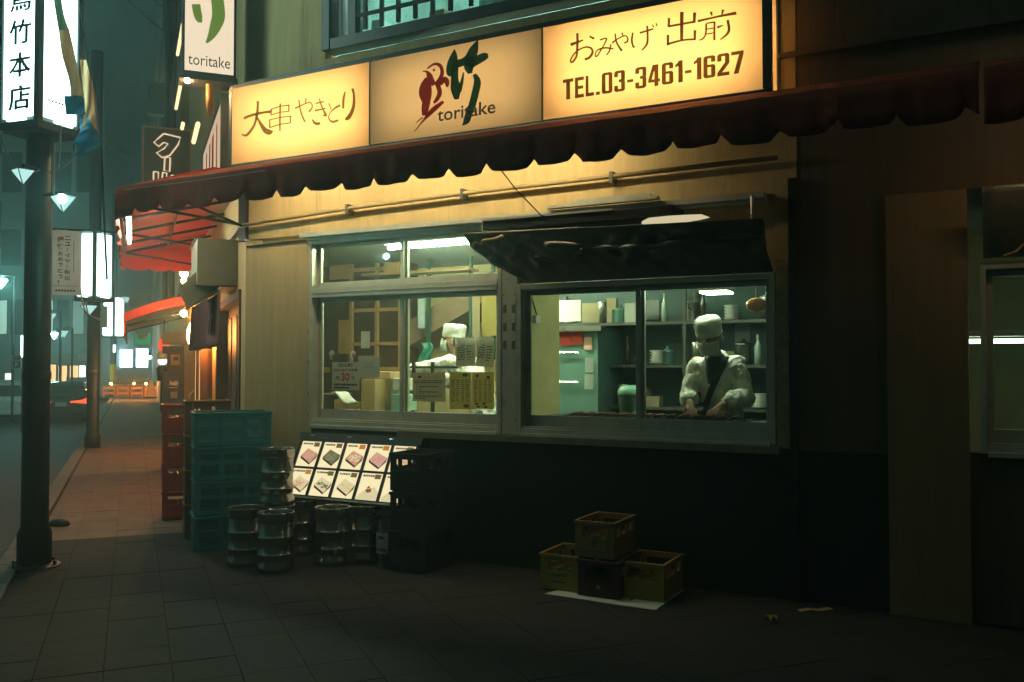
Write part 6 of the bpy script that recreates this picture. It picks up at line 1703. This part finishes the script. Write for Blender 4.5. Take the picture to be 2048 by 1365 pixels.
# ------------------------------------------------------------------ buildings across the street
def block(name, label, px0, px1, D, zt, mat, ang=None, depth=12, rows=(), seams=0, cat='building'):
    a, b = dep(px0, 729, D), dep(px1, 729, D)
    a.z = b.z = -.12
    ax = (b-a).normalized() if ang is None else Vector((math.cos(ang), math.sin(ang), 0))
    W = (b-a).length
    ay = Vector((ax.y, -ax.x, 0))                 # towards the viewer
    fr = frame(a, ax, ay)
    t = thing(name, label, cat, fr(W/2, 0, 0), math.atan2(ax.y, ax.x))
    MB(fr).box(0, W, -depth, 0, 0, zt).build('wall', mat, t)
    for (z0, z1, n, ww, x0, x1, mt) in rows:
        for k in range(n):
            c = x0+(x1-x0)*(k+.5)/n
            wn = MB(fr).box(c-ww/2, c+ww/2, -.1, .03, z0, z1).build('window', m_winf, t)
            MB(fr).box(c-ww/2+.05, c+ww/2-.05, .031, .04, z0+.05, z1-.05).build('pane', mt if not isinstance(mt, list) else mt[k % len(mt)], wn)
    if seams:
        m = MB(fr)
        for z in range(1, int(zt/seams)): m.box(-.01, W+.01, .001, .02, z*seams-.03, z*seams+.03)
        for x in range(1, int(W/(seams*1.3))): m.box(x*seams*1.3-.02, x*seams*1.3+.02, .001, .015, 3, zt)
        m.build('panel_joint', m_bld_c, t)
    return t, fr, W
E_w1 = EM('window_dim', (.42, .75, .62), .55); E_w2 = EM('window_dimmer', (.35, .65, .56), .25)
E_shop = EM('warm_shop_window', (1, .62, .28), .9)
t, fr, W = block('street_building', 'wide teal building across the road with tall windows above a warm shop', -420, 204, 44, 26, m_bld_a, None, 14,
      rows=[(3.0, 4.75, 20, .62, .2, 15.2, [E_w2, E_w1, m_wdark]), (6.4, 8.2, 12, 1.0, .4, 15, [m_wdark, E_w2]), (10, 12, 12, 1.0, .4, 15, [m_wdark]), (13.5, 15.5, 12, 1.0, .4, 15, [E_w2, m_wdark, m_wdark])])
sc2 = W/(204+420)
X = lambda px: (px+420)*sc2
for k, (xa, xb, za, zb, mt) in enumerate(((100, 113, .1, 1.55, E_shop), (118, 135, .1, 1.5, E_shop), (141, 158, .85, 1.5, E_shop), (160, 172, .95, 1.5, E_white))):
    wn = MB(fr).box(X(xa)-.05, X(xb)+.05, -.1, .05, za-.05, zb+.05).build('shop_front', m_winf, t); MB(fr).box(X(xa), X(xb), .052, .06, za, zb).build('pane', mt, wn)
MB(fr).box(X(95), X(186), .0, 1.6, 1.72, 2.1).build('canopy', m_bld_c, t)
m = MB(fr)
for k in range(5): m.box(X(143), X(182), .3, .5, .12+k*.17, .25+k*.17)
m.build('slat_fence', M('fence_board', (.22, .21, .15), .7), t)
xt = thing('fairy_tree', 'dark shrub with warm fairy lights beside the shop window', 'shrub', fr(X(104), 1, 0), 0)
m = MB(fr); rr = random.Random(5)
for k in range(160):
    z = rr.uniform(.2, 1.6); q = .25*(1.75-z)
    c = (X(103)+rr.uniform(-q, q)*1.2, 1+rr.uniform(-q, q), z); a = rr.uniform(0, 6.28)
    m.add([(c[0]-.06*math.cos(a), c[1]-.06*math.sin(a), c[2]-.03), (c[0]+.06*math.cos(a), c[1]+.06*math.sin(a), c[2]), (c[0], c[1], c[2]+.09)], [(0, 1, 2)])
m.build('foliage', M('dark_leaves', (.02, .035, .015), .7), xt); MB(fr).tube([(X(103), 1, 0), (X(103), 1, 1.3)], .03, 5).build('trunk', m_wood_dk, xt)
m = MB(fr)
for k in range(14): m.ball((X(103)+.22*math.sin(k*1.7), 1.28, .25+k*.1), .022, 6, 4)
m.build('fairy_light', EM('fairy_glow', (1, .6, .2), 6), xt)
# lit box signs and signs by the left pole
for k, (x0, x1, lb) in enumerate(((41, 46.5, 'left tube of the pair of upright white lights far left'), (49.5, 55, 'right tube of the pair of upright white lights far left'))):
    fr_, W_, H_ = sboard(x0, 671, x1, 715, 24); t = thing('upright_light', lb, 'light', fr_(0, 0, 0), A_S, 'upright white lights far left')
    MB(fr_).box(0, W_, -.06, 0, 0, H_).build('tube', E_white, t); MB(fr_).box(W_*.3, W_*.7, -.1, -.061, -2.6, H_).build('post', m_pole, t)
t, fr_, W_, H_ = lit_board('parking_sign', 'blue and white parking sign board left of the big pole', 'sign', 25, 723, 40, 737, 23, M('blue_sign', (.03, .16, .24), .5), m_alu)
m = MB(fr_); m.text('P', W_*.35, W_*.65, H_*.15, H_*.85, .013); m.build('letter', m_white, t)
lit_board('info_sign', 'pale sign board above the parking sign', 'sign', 24, 712, 40, 721, 23, M('grey_sign', (.22, .26, .26), .6), m_alu)
lit_board('round_arrow_board', 'small glowing white board at the far left above the van', 'sign', 10, 747, 22, 760, 26, EM('board_lit', (.9, 1, .85), .8), m_alu)
block('tower_building', 'tall grey panelled tower beyond the pole signs', 172, 262, 56, 44, m_bld_b, -.42, 14, seams=3.6)
block('dark_tower', 'narrow dark tower slab in front of the grey tower', 231, 288, 50, 20.5, m_bld_c, .35, 5, seams=4.5)
t, fr, W = block('left_building', 'dark building at the left edge of the picture', -1000, -200, 30, 22, m_bld_a, .55, 10, rows=[(2.6, 4.6, 6, 1.1, 2, 15, [m_wdark, E_w2]), (6.4, 8.4, 6, 1.1, 2, 15, m_wdark), (10.4, 12.4, 6, 1.1, 2, 15, m_wdark)])
# the street is a canyon: plain blocks stand behind the viewpoint and to its right
def plain_block(label, x0, x1, y0, y1, z):
    t = thing('street_building', label, 'building', ((x0+x1)/2, (y0+y1)/2, 0), 0, 'buildings behind the viewpoint')
    MB().box(x0, x1, y0, y1, -.3, z).build('wall', m_bld_c, t)
    m = MB()
    for k in range(1, int(z/3.2)): m.box(x0-.05, x1+.05, y0-.05, y1+.05, k*3.2, k*3.2+.2)
    m.build('ledge', m_bld_a, t)
plain_block('dark block behind the viewpoint facing the shop', -9, 16, -17, -7, 19)
plain_block('dark block closing the lane to the right of the viewpoint', 10, 20, -6.5, 12, 17)
plain_block('dark block behind the viewpoint across the side street', -30, -11, -16, -4, 16)

# ------------------------------------------------------------------ haze, added for glow round the lamps and lifted blacks
HAZE = 0.010
if HAZE:
    hz = MB().box(-196, 142, -112, 242, -1.5, 46).build('haze', bpy.data.materials.new('haze'))
    hm = hz.data.materials[0]; hm.use_nodes = True; n = hm.node_tree; n.nodes.clear()
    pv_ = n.nodes.new('ShaderNodeVolumePrincipled'); oo = n.nodes.new('ShaderNodeOutputMaterial')
    pv_.inputs['Color'].default_value = (.60, .92, .90, 1); pv_.inputs['Density'].default_value = HAZE; pv_.inputs['Anisotropy'].default_value = .7
    n.links.new(pv_.outputs[0], oo.inputs['Volume'])
    tag(hz, kind='stuff')
